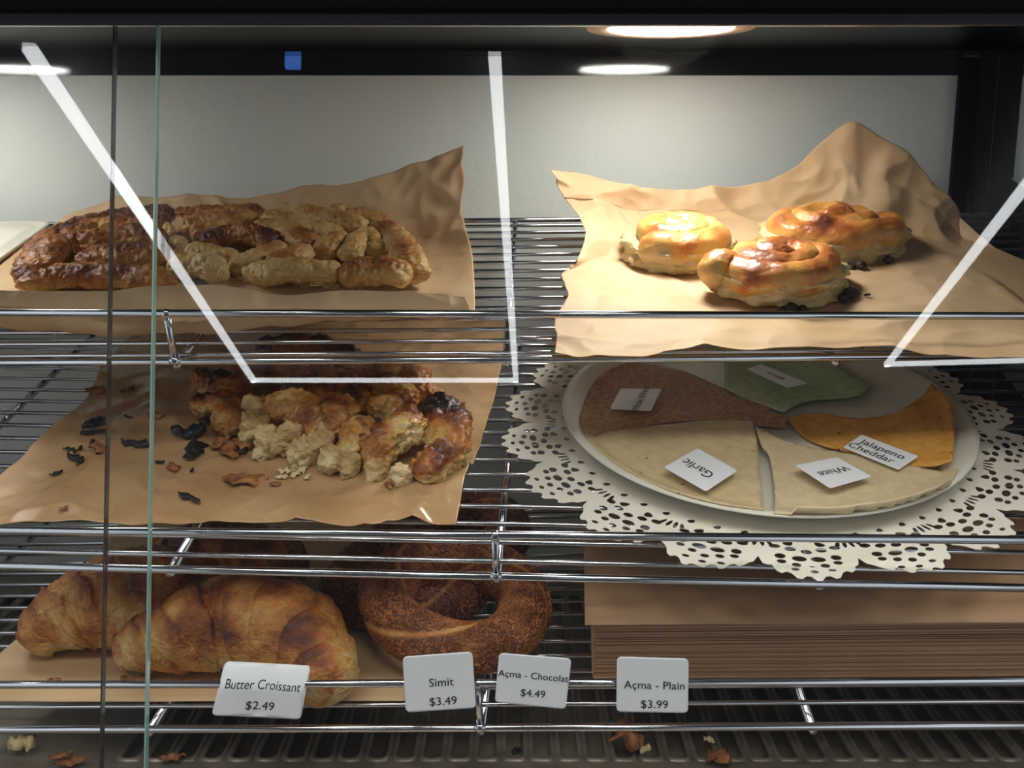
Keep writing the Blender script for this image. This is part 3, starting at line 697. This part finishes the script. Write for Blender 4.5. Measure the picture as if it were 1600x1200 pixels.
croissant('golden croissant in front, its right tip behind the Butter Croissant label', [(184,1026,.36),(232,1006,.62),(300,984,.88),(372,968,1.0),(440,986,.98),(492,1030,.78),(520,1086,.50)], .0328, 21, .50)
croissant('golden croissant at the left end, lying behind the dark pane edge', [(48,1018,.34),(74,985,.60),(125,955,.86),(195,935,1.0),(270,920,.96),(325,905,.66),(356,895,.36)], .0335, 37, .48)
croissant('reddish croissant farthest back, seen behind the rails of the shelf above', [(220,880,.40),(270,876,.7),(330,872,1.0),(390,876,.98),(440,882,.74),(472,892,.42)], .0315, 55, .66)
# --- simit rings
def simit(label, px, py, c, R, r, tilt, rot, seed, seeds=2600, dark=0):
    k = 3; fr = FR[k]; c0 = fr.on(px, py, c)
    t = thing('simit', label, 'bread ring', k, tuple(c0), 'sesame simit rings on the bottom shelf')
    Rm = Matrix.Rotation(tilt[0], 3, 'X') @ Matrix.Rotation(tilt[1], 3, 'Y')
    n = 160; M = 40; rg = random.Random(seed)
    def surf(th, a, add=0):
        tw = a - 1.5*th*1.0 + rot
        lobes = abs(math.cos(tw))
        rr = r*(.90+.16*lobes**.6) * (1+.05*noise.noise(Vector((math.cos(th)*2, math.sin(th)*2, seed))))
        Rw = R*(1+.05*noise.noise(Vector((math.cos(th), math.sin(th), seed+4))))
        x = (Rw+(rr+add)*math.cos(a))
        p = Vector((x*math.cos(th), x*.97*math.sin(th), (rr+add)*math.sin(a)*.92))
        return Rm @ p, lobes
    V = []; A = []
    for i in range(n):
        for j in range(M):
            th = 2*math.pi*i/n; a = 2*math.pi*j/M
            p, lo = surf(th, a); q = p*40
            p = p+Vector((0, 0, 0)); V.append((c0.x+p.x, c0.y+p.y, max(.002, c0.z+p.z)))
            seamcol = .62 if lo > .20 else .05+2.2*lo
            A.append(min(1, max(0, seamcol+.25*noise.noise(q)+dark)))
    Fc = [(i*M+j, i*M+(j+1) % M, ((i+1) % n)*M+(j+1) % M, ((i+1) % n)*M+j) for i in range(n) for j in range(M)]
    part(t, 'crust', np.array(V), Fc, M_['simit'], attr={'toast': A})
    # sesame coat
    u = [Vector(v) for v in ((1, 0, 0), (-1, 0, 0), (0, 1, 0), (0, -1, 0), (0, 0, 1), (0, 0, -1))]
    fc = [(0, 2, 4), (2, 1, 4), (1, 3, 4), (3, 0, 4), (2, 0, 5), (1, 2, 5), (3, 1, 5), (0, 3, 5)]
    SV = []; SF = []
    cnt = 0
    while cnt < seeds:
        th = rg.uniform(0, 2*math.pi); a = rg.uniform(-.9, math.pi+.9)
        p, lo = surf(th, a, -.0001)
        if lo < .22+rg.uniform(-.1, .1): continue
        p2, _ = surf(th, a, .001); nn = (p2-p).normalized()
        e1 = nn.orthogonal().normalized(); e1.rotate(Matrix.Rotation(rg.uniform(0, 6.28), 3, nn)); e2 = nn.cross(e1)
        o = len(SV); ww = Vector((c0.x, c0.y, c0.z))+p
        if ww.z < .003: continue
        for v in u: SV.append(tuple(ww+e1*v.x*.0019+e2*v.y*.00115+nn*v.z*.0008))
        SF += [tuple(o+x for x in f_) for f_ in fc]; cnt += 1
    o = part(t, 'sesame_seeds', SV, SF, M_['seed']); o['kind'] = 'stuff'
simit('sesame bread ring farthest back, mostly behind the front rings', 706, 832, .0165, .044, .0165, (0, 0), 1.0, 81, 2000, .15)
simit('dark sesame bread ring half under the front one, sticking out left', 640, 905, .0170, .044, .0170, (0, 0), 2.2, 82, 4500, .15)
simit('twisted sesame bread ring in front, lying on top of the others', 712, 938, .0315, .0445, .0168, (math.radians(10), math.radians(9)), .9, 83, 7500)
# ================================================================ PLATE, DOILY, TORTILLAS
fr2 = FR[2]
PC = fr2.on(1199, 662, .012); PC = Vector((PC.x, PC.y+.017, 0)); PR = .134
def doily():
    ns = 18; R1 = .1745; out = []
    for s in range(ns):
        for i in range(24):
            u = i/24; th = 2*math.pi*(s+u)/ns
            sc = math.sin(math.pi*u)**.6
            r = R1*(.885+.115*sc)
            r += .0016*(1 if (i % 4) < 2 else -1)*(1 if .06 < u < .94 else 0)
            out.append((r*math.cos(th), r*math.sin(th)))
    holes = []
    def ell(r, th, a, b, ang=0, n=10, tear=0):
        r *= .933
        P_ = []
        for i in range(n):
            t = 2*math.pi*i/n; x = a*math.cos(t)*(1+tear*math.cos(t)); y = b*math.sin(t)*(1-.5*tear*math.cos(t))
            c, s_ = math.cos(ang), math.sin(ang); x, y = x*c-y*s_, x*s_+y*c
            rr = r+x; P_.append((rr*math.cos(th)-y*math.sin(th), rr*math.sin(th)+y*math.cos(th)))
        holes.append(P_)
    seg = 2*math.pi/ns
    for s in range(ns):
        c = seg*(s+.5)
        # inner border of small leaves
        for d in (-.33, 0, .33): ell(.142, c+seg*d, .0019, .0042*.55, .7, tear=.2)
        # fans between scallops
        for d, L in ((-.12, .0052), (-.04, .0056), (.04, .0056), (.12, .0052)): ell(.151, c+seg*(d+.5), L*.62, .00125, d*3.2)
        ell(.150, c-seg*.18, .0024, .0030, .5, tear=.3); ell(.150, c+seg*.18, .0024, .0030, -.5, tear=.3)
        # arcs of larger holes across the scallop
        for q in range(5):
            d = (q-2)/5*.86; ell(.1585-.0022*abs(q-2), c+seg*d*.95, .0022, .0032, 0)
        for q in range(4):
            d = (q-1.5)/4*.82; ell(.1665-.0018*abs(q-1.5), c+seg*d*.92, .0025, .0042 if q in (1, 2) else .003, 0)
        for q in range(5):
            d = (q-2)/5*.72; ell(.1742-.0026*abs(q-2), c+seg*d*.95, .0019, .0026, 0)
        for q in range(3):
            d = (q-1)/3*.5; ell(.1805-.0018*abs(q-1), c+seg*d, .0014, .0023, 0)
    g = np.array([(x, y) for x in np.arange(-.18, .18, .008) for y in np.arange(-.18, .18, .008) if .0 < x*x+y*y])
    v, f = cdt_sheet(out, holes, g)
    V = []
    for x, y in v:
        a = PC.x+x; b = PC.y+y; r = math.hypot(x, y)
        c = .0012+.0010*max(0, noise.noise(Vector((a*30, b*30, 2))))*(1 if r > .12 else 0)
        if b < -.004: c = .0030-((-b-.004)*.15)       # tips hanging over the front rail
        elif b < .010: c = .0026+.0006
        V.append((a, b, c))
    o = mk('paper_doily', V, [tuple(int(i) for i in t) for t in f], M_['doily'], k=2, at=(PC.x, PC.y, 0), smooth=False)
    m = o.modifiers.new('solid', 'SOLIDIFY'); m.thickness = .0003; m.offset = 0
    tag(o, 'white lace paper doily under the white plate, tips hanging past the rail', 'doily')
doily()
KP = .95
prof = [(0, .004), (.100, .004), (.112, .005), (.122, .0075), (.132, .0125), (.1365, .0145), (.1405, .0148), (.1412, .0138), (.1395, .0132), (.134, .0105), (.124, .0045), (.114, .0024), (0, .0024)]
n = 96; V = []; Fc = []
prof = [(r*KP, z) for r, z in prof]
for r, z in prof:
    for i in range(n): V.append((PC.x+r*math.cos(2*math.pi*i/n), PC.y+r*math.sin(2*math.pi*i/n), z+.0006))
for j in range(len(prof)-1):
    for i in range(n): ii = (i+1) % n; Fc.append((j*n+i, j*n+ii, (j+1)*n+ii, (j+1)*n+i))
o = mk('plate', V, Fc, M_['white'], k=2, at=(PC.x, PC.y, 0)); tag(o, 'round white plate with a raised rim on the lace doily', 'plate')
def platez(a, b):
    r = math.hypot(a-PC.x, b-PC.y)
    for (r0, z0), (r1, z1) in zip(prof[:6], prof[1:7]):
        if r <= r1: return z0+(z1-z0)*(r-r0)/(r1-r0)+.0006
    return .0206
def smooth_poly(p, n=7, sharp=()):
    Q = []; N = len(p)
    for i in range(N):
        p1 = np.array(p[i]); p2 = np.array(p[(i+1) % N]); p0 = np.array(p[i-1]); p3 = np.array(p[(i+2) % N])
        t1 = (p2-p0)/2 if i not in sharp else (p2-p1); t2 = (p3-p1)/2 if (i+1) % N not in sharp else (p2-p1)
        for j in range(n):
            u = j/n; Q.append(tuple((2*u**3-3*u*u+1)*p1+(u**3-2*u*u+u)*t1+(-2*u**3+3*u*u)*p2+(u**3-u*u)*t2))
    return Q
def tortilla(label, poly, sharp, base, mat, seed, curl):
    pl = smooth_poly(poly, 7, sharp)
    L = [fr2.on(x, y, base) for x, y in pl]; out = [(p.x, p.y) for p in L]
    xs = [p[0] for p in out]; ys = [p[1] for p in out]
    g = np.array([(x, y) for x in np.arange(min(xs), max(xs), .0035) for y in np.arange(min(ys), max(ys), .0035)])
    v, f = cdt_sheet(out, [], g)
    V = []
    for x, y in v:
        z = max(base, platez(x, y)+.0014) + .0014*fbm(x*22+seed, y*22, seed, 2) + curl(x, y)
        z = max(z, platez(x, y)+.0012); V.append((x, y, z))
    c = np.mean(V, 0)
    o = mk('tortilla_wedge', V, [tuple(int(i) for i in t) for t in f], mat, k=2, at=(c[0], c[1], base))
    m = o.modifiers.new('solid', 'SOLIDIFY'); m.thickness = .0012; m.offset = -1
    tag(o, label, 'tortilla', 'tortilla wedges on the plate')
    return o
nz = lambda s, f, a: (lambda x, y: a*noise.noise(Vector((x*f+s, y*f, s))))
tortilla('green speckled tortilla wedge at the back of the plate', [(1128,520),(1135,560),(1133,603),(1180,628),(1224,643),(1262,626),(1315,622),(1345,618),(1364,606),(1340,590),(1290,560),(1240,530)], (0,2,4,8), .010,
  tort('spinach_tortilla', (196, 212, 170), (160, 186, 134), (150, (90, 110, 70), .8), 160), 3, nz(3, 24, .003))
tortilla('brown whole wheat tortilla wedge on the left of the plate', [(985,567),(1030,571),(1085,587),(1150,615),(1231,655),(1228,667),(1170,664),(1080,660),(1000,668),(915,692),(907,660),(922,612),(950,585)], (0,4,5,9), .0085,
  tort('whole_wheat_tortilla', (204, 160, 120), (144, 98, 66), (330, (120, 70, 50), .8), 260), 5, nz(5, 20, .002))
tortilla('orange tortilla wedge curling up at the right of the plate', [(1229,652),(1275,645),(1335,657),(1390,654),(1425,640),(1452,621),(1478,650),(1487,692),(1482,742),(1400,730),(1318,704),(1262,682)], (0,5,8), .0085,
  tort('cheddar_tortilla', (226, 170, 84), (204, 136, 48), (60, (90, 50, 20), .9)), 7, lambda x, y: .006*max(0, (x-PC.x-.05)/.06)+.002*noise.noise(Vector((x*30, y*30, 1))))
tortilla('pale speckled garlic tortilla wedge at the front left of the plate', [(914,690),(950,676),(1010,666),(1080,659),(1176,658),(1182,690),(1187,745),(1192,809),(1120,800),(1050,780),(990,750),(945,718)], (0,4,7), .0105,
  tort('garlic_tortilla', (218, 200, 160), (200, 176, 130), (70, (120, 96, 60), .9)), 9, nz(9, 16, .002))
tortilla('plain cream tortilla wedge at the front right of the plate', [(1180,664),(1232,690),(1310,706),(1400,722),(1496,741),(1474,775),(1420,798),(1340,812),(1270,816),(1208,812),(1211,770),(1203,715),(1190,695)], (0,4,9), .0120,
  tort('flour_tortilla', (220, 204, 168), (202, 180, 138), (40, (170, 140, 90), .3)), 11, nz(11, 16, .002))
# ================================================================ LABELS WITH TEXT
def label_card(label, cat, k, corners, lines, mat=M_['tag'], name='price_label', rad=.08, curve=None, group=None, th=.0003, parent=None):
    """corners: reading order TL, TR, BR, BL in frame k coords; lines: (text, s, t, height) centred at s,t (0..1 from TL)"""
    TL, TR, BR, BL = [Vector(c) for c in corners]
    W = ((TR-TL).length+(BR-BL).length)/2; Hh = ((BL-TL).length+(BR-TR).length)/2
    nrm = (TR-TL).cross(TL-BL).normalized()
    def m(s, t, o=0):
        p = (TL*(1-s)+TR*s)*(1-t)+(BL*(1-s)+BR*s)*t + nrm*o
        return curve(p, s, t, nrm) if curve else p
    r = rad*min(W, Hh); rs, rt = r/W, r/Hh
    out = []
    for (cx, cy, a0) in ((1-rs, rt, -90), (1-rs, 1-rt, 0), (rs, 1-rt, 90), (rs, rt, 180)):
        for i in range(6):
            a = math.radians(a0+18*i); out.append((cx+rs*math.cos(a), cy+rt*math.sin(a)))
    g = np.array([(x, y) for x in np.linspace(.03, .97, 22) for y in np.linspace(.03, .97, 22)])
    v, f = cdt_sheet(out, [], g)
    V = [tuple(m(s, t)) for s, t in v]
    c = sum((Vector(x) for x in V), Vector())/len(V)
    t_ = thing(name, label, cat, k, tuple(c), group)
    o = part(t_, 'card', V, [tuple(int(i) for i in q) for q in f], mat, smooth=True)
    md = o.modifiers.new('solid', 'SOLIDIFY'); md.thickness = th; md.offset = 0
    for (txt, s, t, hgt) in lines:
        cu = bpy.data.curves.new('txt', 'FONT'); cu.body = txt; cu.align_x = 'CENTER'; cu.align_y = 'CENTER'; cu.size = 1; cu.resolution_u = 4
        if curve: cu.resolution_u = 6
        to = bpy.data.objects.new('txt', cu); COL.objects.link(to)
        bpy.context.view_layer.update()
        me = bpy.data.meshes.new_from_object(to.evaluated_get(bpy.context.evaluated_depsgraph_get()))
        bpy.data.objects.remove(to); bpy.data.curves.remove(cu)
        VV = []
        for vv in me.vertices:
            VV.append(tuple(m(s+vv.co.x*hgt*Hh/W*.93, t-vv.co.y*hgt, .0004)))
        FF = [tuple(p.vertices) for p in me.polygons]
        part(t_, 'lettering', VV, FF, M_['ink'], smooth=False, label='black lettering')
        bpy.data.meshes.remove(me)
    return t_
fr3 = FR[3]
def front(cs, b=-.0048): return [fr3.at(x, y, b) for x, y in cs]
def curl(p, s, t, n): return p - n*.010*max(0, .42-t)**1.5*3.2 + n*.0006*math.sin(s*9)
label_card('white price label reading Butter Croissant, bent over the rail', 'label', 3, front([(345,1046),(481,1053),(470,1123),(331,1117)]), [('Butter Croissant', .51, .32, .225), ('$2.49', .52, .76, .26)], curve=curl)
label_card('white price label reading Simit, beside the bread ring', 'label', 3, front([(629,1026),(738,1018),(744,1106),(634,1113)]), [('Simit', .53, .50, .21), ('$3.49', .54, .84, .21)])
label_card('tilted white price label reading Açma Chocolate', 'label', 3, front([(780,1020),(893,1029),(884,1108),(773,1097)]), [('Açma - Chocolate', .535, .40, .188), ('$4.49', .52, .75, .21)])
label_card('white price label reading Açma Plain, in front of the paper stack', 'label', 3, front([(964,1026),(1076,1029),(1075,1114),(963,1112)]), [('Açma - Plain', .53, .50, .205), ('$3.99', .53, .85, .21)])
def onp(cs, c): return [fr2.on(x, y, c) for x, y in cs]
small = dict(name='flavour_label', rad=.06, group=None)
label_card('small white label reading Garlic on the pale speckled tortilla', 'label', 2, onp([(1103,768),(1037,730),(1090,700),(1153,735)], .0165), [('Garlic', .55, .46, .32)], **small)
label_card('small white label reading White on the cream tortilla', 'label', 2, onp([(1363,744),(1297,763),(1242,727),(1308,714)], .0178), [('White', .5, .5, .30)], **small)
def under(p, s, t, n): return p
label_card('white label reading Jalapeno Cheddar on the orange tortilla', 'label', 2, onp([(1346,679),(1436,713),(1404,734),(1317,699)], .0148), [('Jalapeno', .50, .36, .40), ('Cheddar', .42, .74, .40)], **small)
label_card('small white label reading Whole Wheat on the brown tortilla', 'label', 2, onp([(953,639),(970,607),(1034,608),(1017,642)], .0140), [('Whole Wheat', .5, .62, .26)], **small)
label_card('small white label reading Spinach on the green tortilla', 'label', 2, onp([(1189,569),(1263,599),(1231,606),(1167,577)], .0165), [('Spinach', .5, .5, .34)], **small)
# ================================================================ PAPER STACK
a0 = fr3.on(927, 1062).x; b0 = fr3.on(927, 1062).y; hS = .042
def stack():
    t = thing('paper_stack', 'thick stack of brown parchment sheets on the bottom shelf, right side', 'paper stack', 3, (a0+.15, b0+.1, 0))
    V = []; Fc = []; nl = 54; nx = 60
    dep = .235; wid = .45; rg = random.Random(6)
    offs = [(rg.gauss(0, .0005), rg.gauss(0, .00045)) for _ in range(nl+1)]
    # front and left faces as fine layered steps
    for l in range(nl):
        z0 = .001+hS*l/nl; z1 = .001+hS*(l+1)/nl-.00008
        ox, oy = offs[l]; ox += .004*(1-l/nl)*0
        v, f = boxg(a0+ox+.003*(l/nl), a0+wid, b0+oy, b0+dep+oy, z0, z1); o = len(V); V += v; Fc += [tuple(i+o for i in q) for q in f]
    part(t, 'sheet_layers', V, Fc, M_['stack'], smooth=False)
    # a few top sheets sliding forward and overhanging
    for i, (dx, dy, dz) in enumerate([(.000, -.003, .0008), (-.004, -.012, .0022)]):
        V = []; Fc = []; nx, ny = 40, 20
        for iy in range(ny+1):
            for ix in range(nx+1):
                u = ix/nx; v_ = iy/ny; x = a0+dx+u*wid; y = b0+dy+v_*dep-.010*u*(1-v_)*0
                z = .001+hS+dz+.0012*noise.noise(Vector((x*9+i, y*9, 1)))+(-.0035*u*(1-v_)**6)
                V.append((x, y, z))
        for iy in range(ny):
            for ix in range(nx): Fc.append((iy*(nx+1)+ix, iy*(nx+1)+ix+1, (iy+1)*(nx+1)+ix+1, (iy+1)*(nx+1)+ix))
        o = part(t, 'top_sheet', V, Fc, M_['paper_shaded']); m = o.modifiers.new('s', 'SOLIDIFY'); m.thickness = .0003
stack()
# ================================================================ WHITE TRAY
fr1 = FR[1]
def tray():
    c = fr1.at(84, 345, .268); x1 = c.x; h = c.z; b1 = .268; w_ = .13; d = .155
    t = thing('white_tray', 'white rectangular tray at the left end of the top shelf', 'tray', 1, (x1-w_/2, b1-d/2, 0))
    def rr(x0_, x1_, y0_, y1_, r, n=8):
        P_ = []
        for cx, cy, a0_ in ((x1_-r, y1_-r, 0), (x0_+r, y1_-r, 90), (x0_+r, y0_+r, 180), (x1_-r, y0_+r, 270)):
            for i in range(n+1): a = math.radians(a0_+90*i/n); P_.append((cx+r*math.cos(a), cy+r*math.sin(a)))
        return P_
    loops = []
    for ins, z in ((.012, .0015), (.004, .006), (.0, h-.002), (.0, h), (.003, h+.0005), (.006, h-.003), (.010, .008), (.018, .005)):
        loops.append([(x, y, z) for x, y in rr(x1-w_+ins, x1-ins, b1-d+ins, b1-ins, .012)])
    n = len(loops[0]); V = [p for l in loops for p in l]
    Fc = [(k*n+i, k*n+(i+1) % n, (k+1)*n+(i+1) % n, (k+1)*n+i) for k in range(len(loops)-1) for i in range(n)]
    Fc += [tuple(range(n))[::-1], tuple(range((len(loops)-1)*n, len(loops)*n))]
    o = part(t, 'tray_body', V, Fc, M_['white'])
tray()
# ================================================================ FLAKES AND CRUMBS
def flake(k, px, py, L, W, ang, mat, label, seed, name='burnt_flake', cat='crumb', group=None, c=.0035, fold=.25, dx=None):
    if k:
        p0 = FR[k].on(px, py, c)
        for it in range(3):
            for bv in TOPS[k]:
                h = bv.ray_cast(Vector((p0.x, p0.y, .3)), Vector((0, 0, -1)))
                if h[0] is not None: p0 = FR[k].on(px, py, h[0].z+.0014)
    else:
        r = ray(px, py); p0 = CAM+r*((ZF+c-CZ)/r.z)
    n = 9; V = []; Fc = []
    for i in range(n+1):
        for j in range(5):
            u = i/n*2-1; v = j/4*2-1
            wv = (1-abs(u)**4)*(.75+.9*noise.noise(Vector((u*3.1, seed, 1+v*.6))))
            x = u*L/2; y = v*W/2*max(.06, wv)+W*.25*noise.noise(Vector((u*2, seed, 5)))
            z = W*fold*(1-v*v)*.8+W*.35*noise.noise(Vector((u*2.2+seed, v*1.4, 7)))+W*.12
            V.append((p0.x+x*math.cos(ang)-y*math.sin(ang), p0.y+x*math.sin(ang)+y*math.cos(ang), p0.z+max(-.0012, z)))
    for i in range(n):
        for j in range(4): Fc.append((i*5+j, (i+1)*5+j, (i+1)*5+j+1, i*5+j+1))
    o = mk(name, V, Fc, mat, k=k, at=p0)
    m = o.modifiers.new('s', 'SOLIDIFY'); m.thickness = .0006
    return tag(o, label, cat, group)
flake(2, 296, 678, .022, .016, .3, M_['burnt'], 'black burnt flake left of the torn pie, upper of the pair', 1)
flake(2, 303, 706, .022, .016, -1.3, M_['burnt'], 'largest black burnt flake left of the torn pie', 2)
flake(2, 150, 662, .020, .012, .9, M_['burnt'], 'black burnt flake just left of the dark pane edge', 3)
flake(2, 148, 676, .018, .006, .3, M_['burnt'], 'thin black flake just below another at the dark pane edge', 4)
flake(2, 214, 695, .022, .009, -.2, M_['burnt'], 'black flake between the two glass pane edges', 5)
flake(2, 296, 778, .018, .006, -.5, M_['burnt'], 'small black flake near the front of the greasy parchment', 6)
flake(2, 322, 659, .011, .006, .1, M_['burnt'], 'small black flake at the left foot of the torn pie', 7)
DL = ['tiny dark flake, left one of the close pair by the dark pane edge', 'tiny dark flake, right one of the close pair by the dark pane edge',
 'longer thin dark flake below the close pair left of the dark pane edge', 'tiny dark flake nearest the left rim of the greasy parchment',
 'tiny dark flake beside the upper black flakes at the dark pane edge', 'tiny dark flake just right of the green-edged pane line',
 'tiny dark flake midway between the large burnt flake and the front flake', 'tiny dark flake highest between the two pane edges',
 'tiny dark flake at the foot of the pale torn crumb', 'tiny dark flake touching the left crumb of the torn pie']
for i, (x, y, s) in enumerate([(108,702,.008),(122,704,.009),(118,718,.016),(88,740,.008),(145,690,.006),(250,722,.006),(300,735,.005),(200,652,.007),(380,706,.009),(400,712,.008)]):
    flake(2, x, y, s, s*.5, i*1.3, M_['burnt'], DL[i], 10+i, group='tiny dark flakes on the greasy parchment')
BL = ['brown flake highest at the left rim of the greasy parchment', 'brown flake just left of the dark pane edge, below the black ones',
 'brown flake highest between the two pane edges', 'brown flake right at the green-edged pane line', 'brown flake below the large burnt flake',
 'tiny brown flake nearest the front left of the greasy parchment', 'tiny brown flake just right of the orange flat flake', 'small brown flake in front of the torn pie centre',
 'brown flake, leftmost of the cluster left of the torn pie', 'brown flake in the middle of the cluster left of the torn pie',
 'brown flake lowest in the cluster left of the torn pie', 'brown flake highest in the cluster, touching the torn pie']
for i, (x, y, s) in enumerate([(150,612,.015),(155,703,.016),(200,610,.012),(245,650,.012),(270,732,.012),(98,796,.006),(430,757,.007),(608,760,.008),(345,695,.018),(372,698,.020),(360,710,.020),(385,690,.016)]):
    flake(2, x, y, s, s*.6, i*2.1, M_['flake'], BL[i], 30+i, name='pastry_flake', group='brown pastry flakes on the greasy parchment')
flake(2, 383, 750, .028, .013, .0, M_['flake'], 'flat orange flake in front of the torn pie', 60, name='pastry_flake', fold=.02)
CL = ['pale crumb at the upper left of the small crumb cluster', 'pale crumb in the centre of the small crumb cluster', 'widest pale crumb of the cluster before the torn pie',
 'lowest pale crumb of the cluster before the torn pie', 'small pale crumb at the right of the crumb cluster']
for i, (x, y, s) in enumerate([(445,738,.009),(462,742,.008),(468,736,.012),(440,746,.007),(480,746,.006)]):
    flake(2, x, y, s, s*.7, i*1.1, M_['cream'], CL[i], 70+i, name='pastry_crumb', group='pale crumbs in front of the torn pie')
flake(1, 1355, 461, .004, .003, 0, M_['burnt'], 'tiny dark crumb right of the pinkish coiled pastry in front', 81)
flake(3, 85, 1066, .009, .006, 0, M_['flake'], 'small brown flake below the left croissant', 82, name='pastry_flake', c=.003)
flake(3, 212, 1064, .018, .010, .1, M_['flake'], 'reddish flake under the tip of the front croissant', 83, name='pastry_flake', c=.003)
flake(0, 35, 1172, .016, .016, .4, M_['cream'], 'pale crumb on the case floor at the left', 84, name='pastry_crumb', fold=.5)
flake(0, 95, 1182, .014, .006, .5, M_['flake'], 'brown flake on the case floor, upper of two', 85, name='pastry_flake')
flake(0, 110, 1192, .018, .008, .3, M_['flake'], 'curled brown flake on the case floor, lower of two', 86, name='pastry_flake')
flake(0, 270, 1186, .016, .009, .2, M_['flake'], 'golden flake on the case floor left of centre', 87, name='pastry_flake')
flake(0, 983, 1162, .026, .022, -1.2, M_['flake'], 'large brown flake on the slotted floor below the Plain label', 88, name='pastry_flake', fold=.5)
flake(0, 1005, 1172, .010, .010, -.4, M_['cream'], 'pale crumb on the slotted floor beside the large flake', 89, name='pastry_crumb')
flake(0, 1120, 1186, .018, .014, -.9, M_['flake'], 'dark red flake on the slotted floor near the bottom edge', 90, name='pastry_flake')
flake(0, 1108, 1158, .009, .006, -.9, M_['cream'], 'small yellow crumb on the slotted floor right of the large flake', 91, name='pastry_crumb')
flake(0, 808, 1176, .008, .007, .9, M_['burnt'], 'small dark crumb on the slotted floor below the chocolate label', 92, name='burnt_crumb')
for o in list(bpy.data.objects):
    if '_k' in o: del o['_k']
